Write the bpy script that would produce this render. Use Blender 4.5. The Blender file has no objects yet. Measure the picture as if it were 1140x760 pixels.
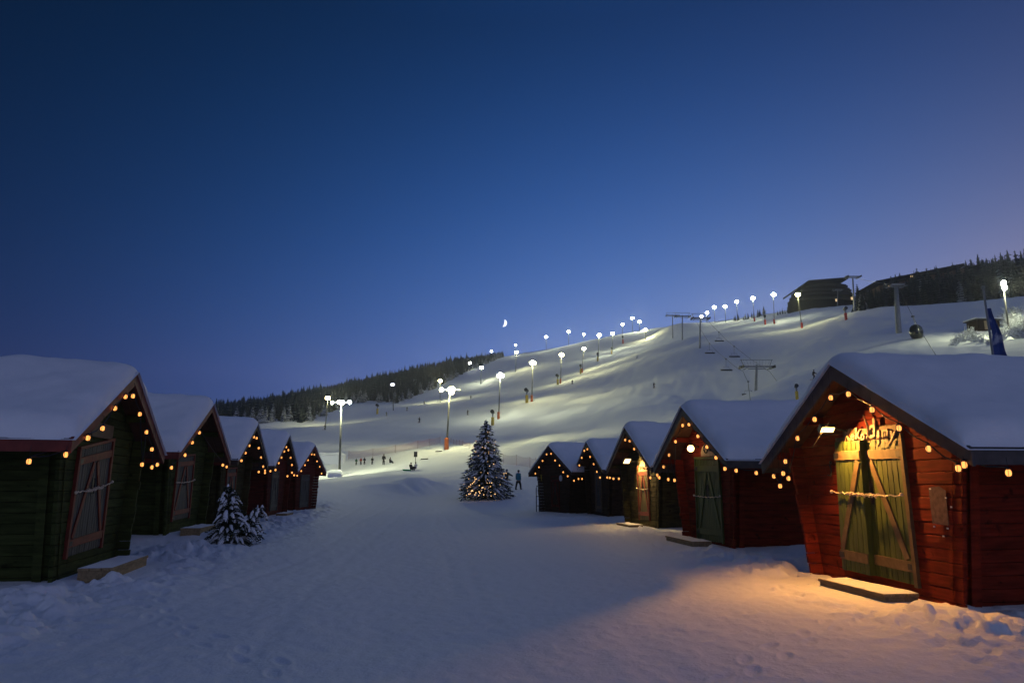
import bpy, math, random
import numpy as np
random.seed(7); rng = np.random.default_rng(7)
C = bpy.context.scene
COL = C.collection
R = math.radians

# ------------------------------------------------------------------ camera
F, EYE = 760.0, 1.6
TH = math.atan(160/760.0); cT, sT = math.cos(TH), math.sin(TH)
cam = bpy.data.cameras.new('camera'); cam.lens = 24; cam.sensor_width = 36
cam.clip_start = 0.1; cam.clip_end = 9000
co = bpy.data.objects.new('camera', cam); COL.objects.link(co)
co.location = (0, 0, EYE); co.rotation_euler = (math.pi/2 + TH, 0, 0)
C.camera = co

def at(px, py, D):
    """world point seen at photo pixel (px,py), D metres ahead (world y = D)"""
    u = (px-570)/F; v = (380-py)/F
    dx, dy, dz = u, cT - sT*v, sT + cT*v
    t = D/dy
    return (dx*t, D, EYE + dz*t)

# ------------------------------------------------------------------ render settings
C.render.engine = 'CYCLES'
C.view_settings.view_transform = 'Standard'; C.view_settings.look = 'None'
C.view_settings.exposure = 0.0; C.view_settings.gamma = 1.0
C.view_settings.use_curve_mapping = False
cy = C.cycles
cy.use_denoising = True
try: cy.denoiser = 'OPENIMAGEDENOISE'
except Exception: pass
cy.max_bounces = 5; cy.diffuse_bounces = 3; cy.glossy_bounces = 2; cy.transmission_bounces = 2
cy.transparent_max_bounces = 12; cy.volume_bounces = 0
cy.sample_clamp_indirect = 4.0; cy.sample_clamp_direct = 0.0
cy.use_light_tree = True
cy.caustics_reflective = False; cy.caustics_refractive = False

# ------------------------------------------------------------------ mesh builder
class MB:
    def __init__(s): s.v = []; s.f = []
    def quad(s, a, b, c, d):
        n = len(s.v); s.v += [a, b, c, d]; s.f.append((n, n+1, n+2, n+3))
    def tri(s, a, b, c):
        n = len(s.v); s.v += [a, b, c]; s.f.append((n, n+1, n+2))
    def hexa(s, p):      # 8 corners: bottom 0-3, top 4-7
        n = len(s.v); s.v += [tuple(q) for q in p]
        for q in ((3,2,1,0),(4,5,6,7),(0,1,5,4),(1,2,6,5),(2,3,7,6),(3,0,4,7)):
            s.f.append(tuple(n+i for i in q))
    def box(s, x0, x1, y0, y1, z0, z1):
        s.hexa([(x0,y0,z0),(x1,y0,z0),(x1,y1,z0),(x0,y1,z0),(x0,y0,z1),(x1,y0,z1),(x1,y1,z1),(x0,y1,z1)])
    def bar(s, a, b, w, h, up=(0,0,1)):     # box beam from a to b, w wide, h along 'up'
        a = np.array(a, float); b = np.array(b, float); d = b-a; L = np.linalg.norm(d); d = d/max(L, 1e-9)
        up = np.array(up, float); sd = np.cross(d, up)
        if np.linalg.norm(sd) < 1e-6: sd = np.cross(d, (1,0,0))
        sd /= np.linalg.norm(sd); u = np.cross(sd, d)
        sd = sd*w/2; u = u*h/2
        s.hexa([a-sd-u, a+sd-u, b+sd-u, b-sd-u, a-sd+u, a+sd+u, b+sd+u, b-sd+u])
    def tube(s, pts, rad, n=6, cap=True):
        pts = [np.array(p, float) for p in pts]
        if not hasattr(rad, '__len__'): rad = [rad]*len(pts)
        base = len(s.v)
        for i, p in enumerate(pts):
            d = pts[min(i+1, len(pts)-1)] - pts[max(i-1, 0)]; d = d/max(np.linalg.norm(d), 1e-9)
            r = np.cross(d, (0,0,1)) if abs(d[2]) < 0.95 else np.cross(d, (1,0,0))
            r /= np.linalg.norm(r); q = np.cross(r, d)
            for k in range(n):
                a = 2*math.pi*k/n
                s.v.append(tuple(p + rad[i]*(math.cos(a)*r + math.sin(a)*q)))
        for i in range(len(pts)-1):
            for k in range(n):
                a = base+i*n+k; b = base+i*n+(k+1) % n
                s.f.append((a, b, b+n, a+n))
        if cap:
            s.f.append(tuple(base+k for k in range(n))[::-1])
            s.f.append(tuple(base+(len(pts)-1)*n+k for k in range(n)))
    def ball(s, c, rx, ry=None, rz=None, nu=8, nv=5):
        ry = rx if ry is None else ry; rz = rx if rz is None else rz
        base = len(s.v)
        for j in range(1, nv):
            ph = math.pi*j/nv
            for i in range(nu):
                a = 2*math.pi*i/nu
                s.v.append((c[0]+rx*math.sin(ph)*math.cos(a), c[1]+ry*math.sin(ph)*math.sin(a), c[2]+rz*math.cos(ph)))
        t = len(s.v); s.v.append((c[0], c[1], c[2]+rz)); s.v.append((c[0], c[1], c[2]-rz))
        for i in range(nu):
            s.f.append((t, base+i, base+(i+1) % nu))
            s.f.append((t+1, base+(nv-2)*nu+(i+1) % nu, base+(nv-2)*nu+i))
        for j in range(nv-2):
            for i in range(nu):
                a = base+j*nu+i; b = base+j*nu+(i+1) % nu
                s.f.append((a, a+nu, b+nu, b))
    def mesh(s, name, mat, smooth=False):
        me = bpy.data.meshes.new(name)
        me.from_pydata([tuple(map(float, p)) for p in s.v], [], s.f)
        if mat: me.materials.append(mat)
        if smooth: me.polygons.foreach_set('use_smooth', [True]*len(me.polygons))
        me.update(); return me
    def build(s, name, mat, parent=None, smooth=False, bevel=0.0, loc=None):
        o = bpy.data.objects.new(name, s.mesh(name, mat, smooth)); COL.objects.link(o)
        if parent is not None: o.parent = parent
        if loc is not None: o.location = loc
        if bevel:
            m = o.modifiers.new('bevel', 'BEVEL'); m.width = bevel; m.segments = 1; m.limit_method = 'ANGLE'
        return o

def tag(o, label, cat, group=None, kind=None):
    if label: o['label'] = label
    if cat: o['category'] = cat
    if group: o['group'] = group
    if kind: o['kind'] = kind
    return o
def empty(name, loc, rz=0.0, label=None, cat=None, group=None):
    o = bpy.data.objects.new(name, None); COL.objects.link(o)
    o.location = loc; o.rotation_euler = (0, 0, rz); o.empty_display_size = 0.2
    return tag(o, label, cat, group)
def inst(name, me, parent=None, loc=(0,0,0), rz=0.0, sc=1.0):
    o = bpy.data.objects.new(name, me); COL.objects.link(o)
    if parent is not None: o.parent = parent
    o.location = loc; o.rotation_euler = (0, 0, rz)
    o.scale = (sc, sc, sc) if not hasattr(sc, '__len__') else sc
    return o
def copy_tree(o, parent=None):
    c = o.copy(); COL.objects.link(c)
    if parent is not None: c.parent = parent
    for ch in list(o.children): copy_tree(ch, c)
    return c

# ------------------------------------------------------------------ materials
def mat(name, col, rough=0.8, var=0.25, scale=6.0, bump=0.0, bscale=None, metal=0.0, stretch=(1,1,1), island=0.0, spec=0.3, dirt=None):
    m = bpy.data.materials.new(name); m.use_nodes = True
    nt = m.node_tree; N = nt.nodes; L = nt.links
    b = N['Principled BSDF']
    b.inputs['Roughness'].default_value = rough; b.inputs['Metallic'].default_value = metal
    b.inputs['Specular IOR Level'].default_value = spec
    tc = N.new('ShaderNodeTexCoord'); mp = N.new('ShaderNodeMapping'); mp.inputs['Scale'].default_value = stretch
    L.new(tc.outputs['Object'], mp.inputs['Vector'])
    nz = N.new('ShaderNodeTexNoise'); nz.inputs['Scale'].default_value = scale; nz.inputs['Detail'].default_value = 5
    L.new(mp.outputs['Vector'], nz.inputs['Vector'])
    ramp = N.new('ShaderNodeMapRange'); ramp.inputs['From Min'].default_value = 0.3; ramp.inputs['From Max'].default_value = 0.7
    ramp.inputs['To Min'].default_value = 1-var; ramp.inputs['To Max'].default_value = 1+var
    L.new(nz.outputs['Fac'], ramp.inputs['Value'])
    fac = ramp.outputs['Result']
    if island:
        g = N.new('ShaderNodeNewGeometry'); r2 = N.new('ShaderNodeMapRange')
        r2.inputs['To Min'].default_value = 1-island; r2.inputs['To Max'].default_value = 1+island
        L.new(g.outputs['Random Per Island'], r2.inputs['Value'])
        mu = N.new('ShaderNodeMath'); mu.operation = 'MULTIPLY'; L.new(fac, mu.inputs[0]); L.new(r2.outputs['Result'], mu.inputs[1]); fac = mu.outputs[0]
    sc = N.new('ShaderNodeVectorMath'); sc.operation = 'SCALE'; sc.inputs[0].default_value = col[:3]
    L.new(fac, sc.inputs['Scale'])
    out = sc.outputs['Vector']
    if dirt:
        nz2 = N.new('ShaderNodeTexNoise'); nz2.inputs['Scale'].default_value = dirt[1]; nz2.inputs['Detail'].default_value = 6
        L.new(tc.outputs['Object'], nz2.inputs['Vector'])
        mr = N.new('ShaderNodeMapRange'); mr.inputs['From Min'].default_value = dirt[2]; mr.inputs['From Max'].default_value = dirt[2]+0.08
        L.new(nz2.outputs['Fac'], mr.inputs['Value'])
        mx = N.new('ShaderNodeMix'); mx.data_type = 'RGBA'; L.new(mr.outputs['Result'], mx.inputs['Factor'])
        L.new(out, mx.inputs['A']); mx.inputs['B'].default_value = (*dirt[0], 1); out = mx.outputs['Result']
    L.new(out, b.inputs['Base Color'])
    if bump:
        nb = N.new('ShaderNodeTexNoise'); nb.inputs['Scale'].default_value = bscale or scale*3; nb.inputs['Detail'].default_value = 6
        L.new(mp.outputs['Vector'], nb.inputs['Vector'])
        bp = N.new('ShaderNodeBump'); bp.inputs['Strength'].default_value = 0.6; bp.inputs['Distance'].default_value = bump
        L.new(nb.outputs['Fac'], bp.inputs['Height']); L.new(bp.outputs['Normal'], b.inputs['Normal'])
    return m
def emis(name, col, strength):
    m = bpy.data.materials.new(name); m.use_nodes = True
    b = m.node_tree.nodes['Principled BSDF']
    b.inputs['Base Color'].default_value = (*[min(1, c*0.5) for c in col], 1)
    b.inputs['Emission Color'].default_value = (*col, 1); b.inputs['Emission Strength'].default_value = strength
    return m
def snowtop(name, base, snow=(0.78,0.8,0.84), lo=0.25, hi=0.6, nscale=1.2, namp=0.6, rough=0.85):
    """snow lying on whatever faces up"""
    m = bpy.data.materials.new(name); m.use_nodes = True
    nt = m.node_tree; N = nt.nodes; L = nt.links; b = N['Principled BSDF']
    b.inputs['Roughness'].default_value = rough; b.inputs['Specular IOR Level'].default_value = 0.2
    g = N.new('ShaderNodeNewGeometry'); sp = N.new('ShaderNodeSeparateXYZ'); L.new(g.outputs['True Normal'], sp.inputs[0])
    ab = N.new('ShaderNodeMath'); ab.operation = 'ABSOLUTE'; L.new(sp.outputs['Z'], ab.inputs[0])
    tc = N.new('ShaderNodeTexCoord'); nz = N.new('ShaderNodeTexNoise'); nz.inputs['Scale'].default_value = nscale; nz.inputs['Detail'].default_value = 4
    L.new(tc.outputs['Object'], nz.inputs['Vector'])
    ma = N.new('ShaderNodeMath'); ma.operation = 'MULTIPLY_ADD'; ma.inputs[1].default_value = namp
    L.new(nz.outputs['Fac'], ma.inputs[0]); 
    su = N.new('ShaderNodeMath'); su.operation = 'SUBTRACT'; su.inputs[1].default_value = namp*0.5
    L.new(ab.outputs[0], su.inputs[0]); L.new(su.outputs[0], ma.inputs[2])
    mr = N.new('ShaderNodeMapRange'); mr.inputs['From Min'].default_value = lo; mr.inputs['From Max'].default_value = hi
    L.new(ma.outputs[0], mr.inputs['Value'])
    oi = N.new('ShaderNodeObjectInfo'); r2 = N.new('ShaderNodeMapRange'); r2.inputs['To Min'].default_value = 0.6; r2.inputs['To Max'].default_value = 1.4
    L.new(oi.outputs['Random'], r2.inputs['Value'])
    sc = N.new('ShaderNodeVectorMath'); sc.operation = 'SCALE'; sc.inputs[0].default_value = base; L.new(r2.outputs['Result'], sc.inputs['Scale'])
    mx = N.new('ShaderNodeMix'); mx.data_type = 'RGBA'
    L.new(mr.outputs['Result'], mx.inputs['Factor']); L.new(sc.outputs['Vector'], mx.inputs['A']); mx.inputs['B'].default_value = (*snow, 1)
    L.new(mx.outputs['Result'], b.inputs['Base Color'])
    return m
def snowmat(name, bump, s1, s2):
    m = bpy.data.materials.new(name); m.use_nodes = True
    nt = m.node_tree; N = nt.nodes; L = nt.links; b = N['Principled BSDF']
    b.inputs['Roughness'].default_value = 0.75; b.inputs['Specular IOR Level'].default_value = 0.25
    tc = N.new('ShaderNodeTexCoord')
    n1 = N.new('ShaderNodeTexNoise'); n1.inputs['Scale'].default_value = s1; n1.inputs['Detail'].default_value = 8; n1.inputs['Roughness'].default_value = 0.65
    n2 = N.new('ShaderNodeTexNoise'); n2.inputs['Scale'].default_value = s2; n2.inputs['Detail'].default_value = 5
    L.new(tc.outputs['Object'], n1.inputs['Vector']); L.new(tc.outputs['Object'], n2.inputs['Vector'])
    ad = N.new('ShaderNodeMath'); ad.operation = 'MULTIPLY_ADD'; ad.inputs[1].default_value = 0.35
    L.new(n2.outputs['Fac'], ad.inputs[0]); L.new(n1.outputs['Fac'], ad.inputs[2])
    bp = N.new('ShaderNodeBump'); bp.inputs['Strength'].default_value = 0.7; bp.inputs['Distance'].default_value = bump
    L.new(ad.outputs[0], bp.inputs['Height']); L.new(bp.outputs['Normal'], b.inputs['Normal'])
    mx = N.new('ShaderNodeMix'); mx.data_type = 'RGBA'; L.new(n1.outputs['Fac'], mx.inputs['Factor'])
    mx.inputs['A'].default_value = (0.74,0.76,0.79,1); mx.inputs['B'].default_value = (0.86,0.87,0.89,1)
    L.new(mx.outputs['Result'], b.inputs['Base Color'])
    return m

M = {}
M['snow'] = snowmat('trampled_snow', 0.035, 5.0, 30.0)
M['cap'] = snowmat('roof_snow', 0.02, 3.0, 25.0)
RED = (0.135,0.0165,0.0085)
def planks(name, c): return mat(name, c, 0.9, 0.40, 2.2, 0.005, 34, stretch=(1,1,7), island=0.20, spec=0.12, dirt=(tuple(q*0.35 for q in c), 5.0, 0.63))
M['red'] = planks('red_planks', RED)
M['green'] = planks('green_planks', (0.040,0.050,0.014))
M['olive'] = planks('olive_planks', (0.045,0.040,0.017))
M['brown'] = planks('brown_planks', (0.036,0.022,0.015))
M['darkred'] = planks('dark_red_planks', (0.075,0.013,0.010))
M['door_green'] = mat('door_green', (0.048,0.070,0.016), 0.6, 0.3, 3, 0.003, 30, stretch=(6,6,1), island=0.14)
M['door_grey'] = mat('door_grey', (0.050,0.048,0.046), 0.7, 0.3, 3, 0.003, 30, stretch=(6,6,1), island=0.14)
M['door_olive'] = mat('door_olive', (0.105,0.090,0.035), 0.7, 0.3, 3, 0.003, 30, stretch=(6,6,1), island=0.14)
M['trim_brown'] = mat('trim_brown', (0.105,0.075,0.042), 0.7, 0.25, 8, 0.002)
M['trim_red'] = mat('trim_red', (0.15,0.026,0.014), 0.65, 0.25, 8, 0.002)
M['barge_grey'] = mat('bargeboard_grey', (0.062,0.060,0.060), 0.7, 0.3, 5, 0.003)
M['barge_red'] = mat('bargeboard_red', (0.15,0.030,0.022), 0.7, 0.3, 5, 0.003)
M['barge_brown'] = mat('bargeboard_brown', (0.045,0.030,0.026), 0.7, 0.3, 5, 0.003)
M['roofwood'] = mat('roof_boards', (0.10,0.045,0.025), 0.8, 0.3, 4, 0.003)
M['dark'] = mat('dark_iron', (0.018,0.018,0.02), 0.5, 0.2, 10)
M['lath'] = mat('dark_backing', (0.012,0.010,0.010), 0.9, 0.2, 10)
M['step'] = mat('step_wood', (0.24,0.17,0.09), 0.8, 0.3, 5, 0.003, 30, stretch=(1,6,6), island=0.15)
M['signwood'] = mat('sign_wood', (0.11,0.06,0.03), 0.7, 0.3, 6, 0.003)
M['signpale'] = mat('sign_pale_wood', (0.42,0.30,0.16), 0.7, 0.25, 6, 0.003)
M['letters'] = mat('letters_bare_wood', (0.26,0.19,0.12), 0.6, 0.2, 12)
M['letters_dark'] = mat('letters_dark', (0.03,0.02,0.015), 0.7, 0.2, 12)
M['rope'] = mat('frosted_rope', (0.62,0.52,0.38), 0.8, 0.3, 30)
M['paper'] = mat('weathered_paper', (0.085,0.045,0.050), 0.8, 0.4, 14)
M['lantern'] = emis('lantern_glass', (1.0, 0.37, 0.085), 2.0)
M['steel'] = mat('galvanised_steel', (0.20,0.21,0.22), 0.5, 0.2, 2, metal=0.3)
M['mastgrey'] = mat('mast_grey', (0.09,0.09,0.085), 0.6, 0.2, 2)
M['pad'] = mat('orange_safety_pad', (0.62,0.16,0.05), 0.7, 0.2, 3)
M['padred'] = mat('red_safety_pad', (0.50,0.05,0.03), 0.7, 0.2, 3)
M['padyellow'] = mat('yellow_safety_pad', (0.60,0.42,0.05), 0.7, 0.2, 3)
M['black'] = mat('black_plastic', (0.02,0.02,0.022), 0.5, 0.2, 6)
M['glow_white'] = emis('floodlight_white', (1.0, 0.97, 0.86), 60)
M['glow_yellow'] = emis('floodlight_yellow', (1.0, 0.86, 0.42), 60)
M['glow_dim'] = emis('floodlight_dim', (0.85, 0.86, 1.0), 3)
M['glow_warm'] = emis('hut_lamp_glass', (1.0, 0.60, 0.22), 6)
M['fairy'] = emis('fairy_bulb', (1.0, 0.58, 0.24), 2.2)
M['winlit'] = emis('lit_window', (1.0, 0.70, 0.35), 0.8)
M['moon'] = emis('moon_glow', (0.95, 0.96, 1.0), 1.6)
M['net'] = mat('red_net', (0.45,0.13,0.10), 0.8, 0.2, 2)
M['spruce'] = snowtop('spruce_frosted', (0.010,0.017,0.017), snow=(0.30,0.32,0.36), lo=0.72, hi=1.25, nscale=0.5)
M['frosty'] = snowtop('tree_heavily_frosted', (0.045,0.05,0.055), snow=(0.6,0.62,0.66), lo=0.25, hi=1.05, nscale=0.5)
M['shrubfrost'] = snowtop('frosted_twigs', (0.35,0.36,0.38), lo=0.0, hi=0.6)
M['xneedle'] = snowtop('christmas_spruce', (0.020,0.032,0.018), lo=0.62, hi=1.0, nscale=3.0)
M['bark'] = mat('bark', (0.06,0.045,0.035), 0.9, 0.3, 8, 0.01)
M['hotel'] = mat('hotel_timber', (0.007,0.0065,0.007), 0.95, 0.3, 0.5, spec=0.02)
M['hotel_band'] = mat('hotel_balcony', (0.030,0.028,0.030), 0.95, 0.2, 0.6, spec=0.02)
M['flag_blue'] = mat('flag_blue', (0.03,0.06,0.20), 0.7, 0.25, 2.0, dirt=((0.35,0.36,0.42), 1.3, 0.60))
M['teal'] = mat('teal_jacket', (0.02,0.16,0.22), 0.8, 0.2, 8)
M['navy'] = mat('navy_cloth', (0.02,0.022,0.035), 0.8, 0.2, 8)
M['blackcloth'] = mat('black_cloth', (0.015,0.015,0.018), 0.8, 0.2, 8)
M['greencloth'] = mat('green_cloth', (0.03,0.12,0.06), 0.8, 0.2, 8)
M['redcloth'] = mat('red_cloth', (0.30,0.035,0.03), 0.8, 0.2, 8)
M['greycloth'] = mat('grey_cloth', (0.12,0.12,0.14), 0.8, 0.2, 8)
M['whitecloth'] = mat('pale_cloth', (0.55,0.55,0.6), 0.8, 0.2, 8)
M['skin'] = mat('skin', (0.45,0.27,0.19), 0.6, 0.1, 8)
M['sledgreen'] = mat('green_sled', (0.03,0.30,0.10), 0.4, 0.1, 5)
M['yellowbox'] = mat('yellow_box', (0.50,0.40,0.04), 0.6, 0.2, 5)
M['white'] = mat('white_board', (0.6,0.6,0.6), 0.6, 0.1, 5)
M['glass_dark'] = mat('cabin_glass', (0.012,0.014,0.012), 0.2, 0.2, 3, spec=0.5)

# ------------------------------------------------------------------ terrain
CT = []
for x in (-15,-9,-3,3,9,14):
    for y in (-20,-8,4,16,28,40): CT.append((x, y, 0.0 if y < 20 else 0.03))
CT += [(-3,50,.1),(2,50,.12),(10,48,.3),(-14,50,.2),(-22,10,.1),(-24,30,.4),(20,5,.3),(20,20,.8),(22,35,1.6),(34,20,3),(34,50,6),(12,60,1.2),
  (-40,10,1),(-40,40,1.5),(-60,70,4),(-100,40,4),(-100,110,10),(60,20,8),(60,60,14),(100,40,20),(100,90,28),(0,-60,0),(-80,-60,0),(80,-60,5),(-300,-100,0),(300,-100,30),(-300,100,15),(300,120,70)]
CP = [(540,557,57),(577,546,59),(563,541,66),(440,553,60),(385,549,60),(500,552,62),(440,531,72),(400,537,72),(470,527,74),(505,535,76),(455,527,84),(478,524,88),
(378,530,105),(427,517,115),(400,517,118),(497,500,125),(460,512,112),(540,520,95),(560,525,88),(600,520,95),(640,515,100),(560,505,118),
(555,466,205),(592,446,225),(624,427,290),(648,414,330),(666,399,375),(682,391,420),
(530,482,165),(600,480,165),(660,470,165),(720,450,165),(600,455,210),(700,425,230),(660,440,225),
(362,479,260),(310,472,260),(270,476,250),(410,470,235),(438,459,290),(430,461,280),(490,447,330),(470,451,310),(535,432,390),(574,413,400),(380,458,300),(500,440,360),(540,412,430),
(300,458,400),(250,466,400),(400,440,420),(450,424,460),(500,410,500),(545,400,520),(350,450,420),
(608,390,480),(633,385,490),(650,379,480),(704,369,480),(719,379,430),(570,398,500),
(761,376,300),(750,361,430),(780,388,230),(787,360,440),(808,359,420),(821,357,400),(840,357,360),(862,360,300),(893,366,250),
(842,448,160),(800,430,180),(760,430,190),(800,400,210),(840,385,220),(870,440,115),(880,400,170),(920,375,210),
(951,347,240),(900,342,330),(940,339,330),(985,337,330),(1001,372,160),(960,392,140),(1000,340,260),(1050,336,255),(1100,336,250),(1140,335,245),
(1124,375,130),(1100,358,150),(1060,392,115),(1120,395,100),(1000,398,115),(930,400,130)]
CB = [(320,455,700),(450,415,750),(545,404,750),(640,390,750),(720,378,700),(800,368,650),(870,356,600),(950,345,520),(1050,315,420),(1140,308,400)]
PT = np.array([tuple(c) for c in CT] + [at(*p) for p in CP+CB])
def _phi(d2): return np.sqrt(d2+100.0)
_n = len(PT)
_A = np.zeros((_n+3, _n+3))
_A[:_n,:_n] = _phi(((PT[:,None,:2]-PT[None,:,:2])**2).sum(-1)) - np.eye(_n)
_A[:_n,_n] = 1; _A[:_n,_n+1:] = PT[:,:2]/100.0; _A[_n:,:_n] = _A[:_n,_n:].T
_W = np.linalg.solve(_A, np.concatenate([PT[:,2], [0,0,0]]))
def Hbase(x, y):
    r = np.hypot(x, y); k = np.minimum(1.0, 760/np.maximum(r, 1e-6)); xx = x*k; yy = y*k
    z = _W[_n] + _W[_n+1]*xx/100 + _W[_n+2]*yy/100
    for i in range(_n): z = z + _W[i]*_phi((xx-PT[i,0])**2+(yy-PT[i,1])**2)
    return z - np.maximum(0, r-760)*0.06
def _hash(ix, iy, seed):
    h = (ix.astype(np.int64)*374761393 + iy.astype(np.int64)*668265263 + seed*974634777) & 0x7fffffff
    h = ((h ^ (h >> 13))*1274126177) & 0x7fffffff
    return ((h ^ (h >> 16)) & 0xffff)/65535.0
def vnoise(x, y, seed=0):
    ix = np.floor(x); iy = np.floor(y); fx = x-ix; fy = y-iy
    fx = fx*fx*fx*(fx*(fx*6-15)+10); fy = fy*fy*fy*(fy*(fy*6-15)+10)
    a = _hash(ix,iy,seed); b = _hash(ix+1,iy,seed); c = _hash(ix,iy+1,seed); d = _hash(ix+1,iy+1,seed)
    return (a*(1-fx)+b*fx)*(1-fy)+(c*(1-fx)+d*fx)*fy - 0.5
def sstep(a, b, t):
    t = np.clip((t-a)/(b-a), 0, 1); return t*t*(3-2*t)
HUTS = {  # x, y, z, rot, W, eave z, peak z, wall half base, overhang
 'R1':(5.85,11.45,-0.06,-84.0, 2.80,2.08,3.63,1.78,0.443),
 'R2':(5.44,19.53,0.00,-83.9, 2.83,2.17,3.78,1.53,0.595),
 'R3':(5.06,27.25,0.04,-82.1, 2.85,2.18,3.80,1.63,0.590),
 'R4':(4.52,36.47,0.05,-81.4, 2.92,2.28,3.79,1.61,0.588),
 'R5':(2.50,40.90,0.03,-66.5, 2.82,2.27,3.85,1.64,0.371),
 'L1':(-7.95,13.41,0.01,103.4, 2.82,2.27,3.77,1.64,0.445),
 'L2':(-9.67,20.75,0.28,99.5, 2.85,2.16,3.74,1.55,0.532),
 'L3':(-11.02,27.56,0.10,98.8, 2.81,2.38,3.92,1.66,0.749),
 'L4':(-11.80,35.0,0.14,96.0, 2.72,2.34,3.95,1.66,0.45),
 'L5':(-12.76,43.15,0.10,89.0, 2.86,2.28,3.93,1.64,0.413)}
PRX, PRY, PRA = [], [], []
for (pa_, pb_) in (((4.9,10.6),(1.0,4.2)),((5.0,11.3),(4.6,16.5)),((4.7,9.6),(3.6,4.6)),((-6.6,13.2),(-2.0,6.0)),((-6.5,13.6),(-7.2,20.0)),((-6.9,12.6),(-5.6,6.8)),((4.6,8.4),(5.2,6.4))):
    L_ = math.dist(pa_, pb_); n_ = int(L_/0.36); an_ = math.atan2(pb_[1]-pa_[1], pb_[0]-pa_[0]); rr_ = random.Random(int(L_*100))
    for i_ in range(n_):
        f_ = i_/n_; sd_ = 0.11*(1 if i_ % 2 else -1)+rr_.uniform(-.05,.05); wv_ = 0.35*math.sin(f_*5+L_)
        PRX.append(pa_[0]+(pb_[0]-pa_[0])*f_-math.sin(an_)*(sd_+wv_)); PRY.append(pa_[1]+(pb_[1]-pa_[1])*f_+math.cos(an_)*(sd_+wv_)); PRA.append(an_+rr_.uniform(-.25,.25))
def Hground(x, y):
    x = np.asarray(x, float); y = np.asarray(y, float)
    z = Hbase(x, y)
    near = 1 - sstep(46, 62, y)
    # lines of the hut fronts
    xr = 5.9 - 0.085*(y-11); xl = -7.6 - 0.165*(y-13)
    d = np.minimum(np.abs(x-xr+0.4), np.abs(x-xl-0.4))
    side = np.exp(-(d/1.25)**2)*near
    outside = sstep(0.3, 1.8, np.maximum(x-xr, xl-x))*near
    # trampled shoulder in front of and between the huts
    lump = np.abs(vnoise(x*1.5, y*1.5, 3))*0.7 + vnoise(x*3.1, y*3.1, 4)*0.55 + vnoise(x*6.5, y*6.5, 5)*0.3
    z = z + side*(0.24*lump + 0.03 + 0.16*vnoise(x*0.7, y*0.7, 8) + 0.085*sstep(0.10,0.22,vnoise(x*3.6, y*3.6, 16)) + 0.05*sstep(0.08,0.2,vnoise(x*6.5, y*6.5, 17))) + outside*(0.20 + 0.25*vnoise(x*0.45, y*0.45, 6) + 0.08*vnoise(x*2, y*2, 7))
    # packed street: shallow runner and wheel tracks along it
    trk = 0.0
    for u0, w_, d_ in ((-3.1,.13,.022),(-1.6,.13,.022),(0.4,.10,.016),(1.15,.10,.016),(2.3,.16,.020),(-4.6,.18,.018),(-0.6,.22,.014)):
        uu = x+0.12*y-u0+0.5*vnoise(y*0.09+u0*7, y*0.0+u0, 18)*2
        trk = trk - d_*np.exp(-(uu/w_)**2)*(0.55+vnoise(x*0.4, y*0.5+u0*3, 19))
    z = z + near*(1-side)*(0.045*vnoise(x*0.8, y*0.35, 11) + 0.016*vnoise(x*4, y*2.2, 12) + 0.013*vnoise(x*10, y*7, 13) + trk + 0.03*sstep(0,0.5,vnoise(x*0.6+3, y*0.6, 14))*np.abs(vnoise(x*6, y*6, 15)))
    far = sstep(55, 75, y)
    w = 0.5*(x+0.35*y)     # along the fall of the piste
    z = z + far*(0.35*vnoise(x/9, y/13, 21) + 0.7*vnoise(x/30, y/38, 22) + 0.34*vnoise((x-0.35*y)/3.5, (y+0.35*x)/11, 26) + 0.16*vnoise((x-0.3*y)/1.6, (y+0.3*x)/6, 27) + sstep(120,250,y)*1.6*vnoise(x/55+y/160, y/42, 23))
    z = z + sstep(90,115,y)*(1-sstep(190,230,y))*sstep(25,45,x)*(0.5*vnoise((x+0.5*y)/3.2, (y-0.5*x)/9, 24)+0.25*vnoise(x/2, y/2.5, 25))
    # shovelled snow bank at the end of the street, grooved by falling snow
    cr_ = np.interp(x, [-26,-21,-17.9,-15.2,-12.5,-10.3,-8.9,-7.6,-5.8,-3.6,-1.0], [0.0,0.6,1.1,1.5,1.95,2.45,2.4,2.1,1.5,0.9,0.0])
    yc = 68+0.9*np.sin(x*0.5)
    face = cr_ - 0.20*np.maximum(0, yc-y) - 0.34*np.maximum(0, y-yc) + 0.30*vnoise((x+0.55*y)*0.55, (y-0.5*x)*0.13, 31) + 0.16*vnoise((x+0.5*y)*1.5, (y-0.4*x)*0.35, 33) + 0.12*vnoise(x*0.9, y*0.9, 32)
    h_ = np.clip(0.5+0.5*(face-z)/0.30, 0, 1); bank = z*(1-h_)+face*h_+0.30*h_*(1-h_)
    z = np.where((cr_ > 0.02) & (y > 54) & (y < 84), np.maximum(bank, z-0.05), z)
    for i_ in range(len(PRX)):
        m_ = (np.abs(x-PRX[i_]) < 0.3) & (np.abs(y-PRY[i_]) < 0.3)
        if not m_.any(): continue
        dx_, dy_ = x[m_]-PRX[i_], y[m_]-PRY[i_]; ca_, sa_ = math.cos(PRA[i_]), math.sin(PRA[i_])
        u_ = (dx_*ca_+dy_*sa_)/0.16; v_ = (-dx_*sa_+dy_*ca_)/0.060; d2_ = u_*u_+v_*v_
        z[m_] = z[m_] - 0.017*np.exp(-d2_*d2_) + 0.005*np.exp(-((d2_-1.9)/0.8)**2)
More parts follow.
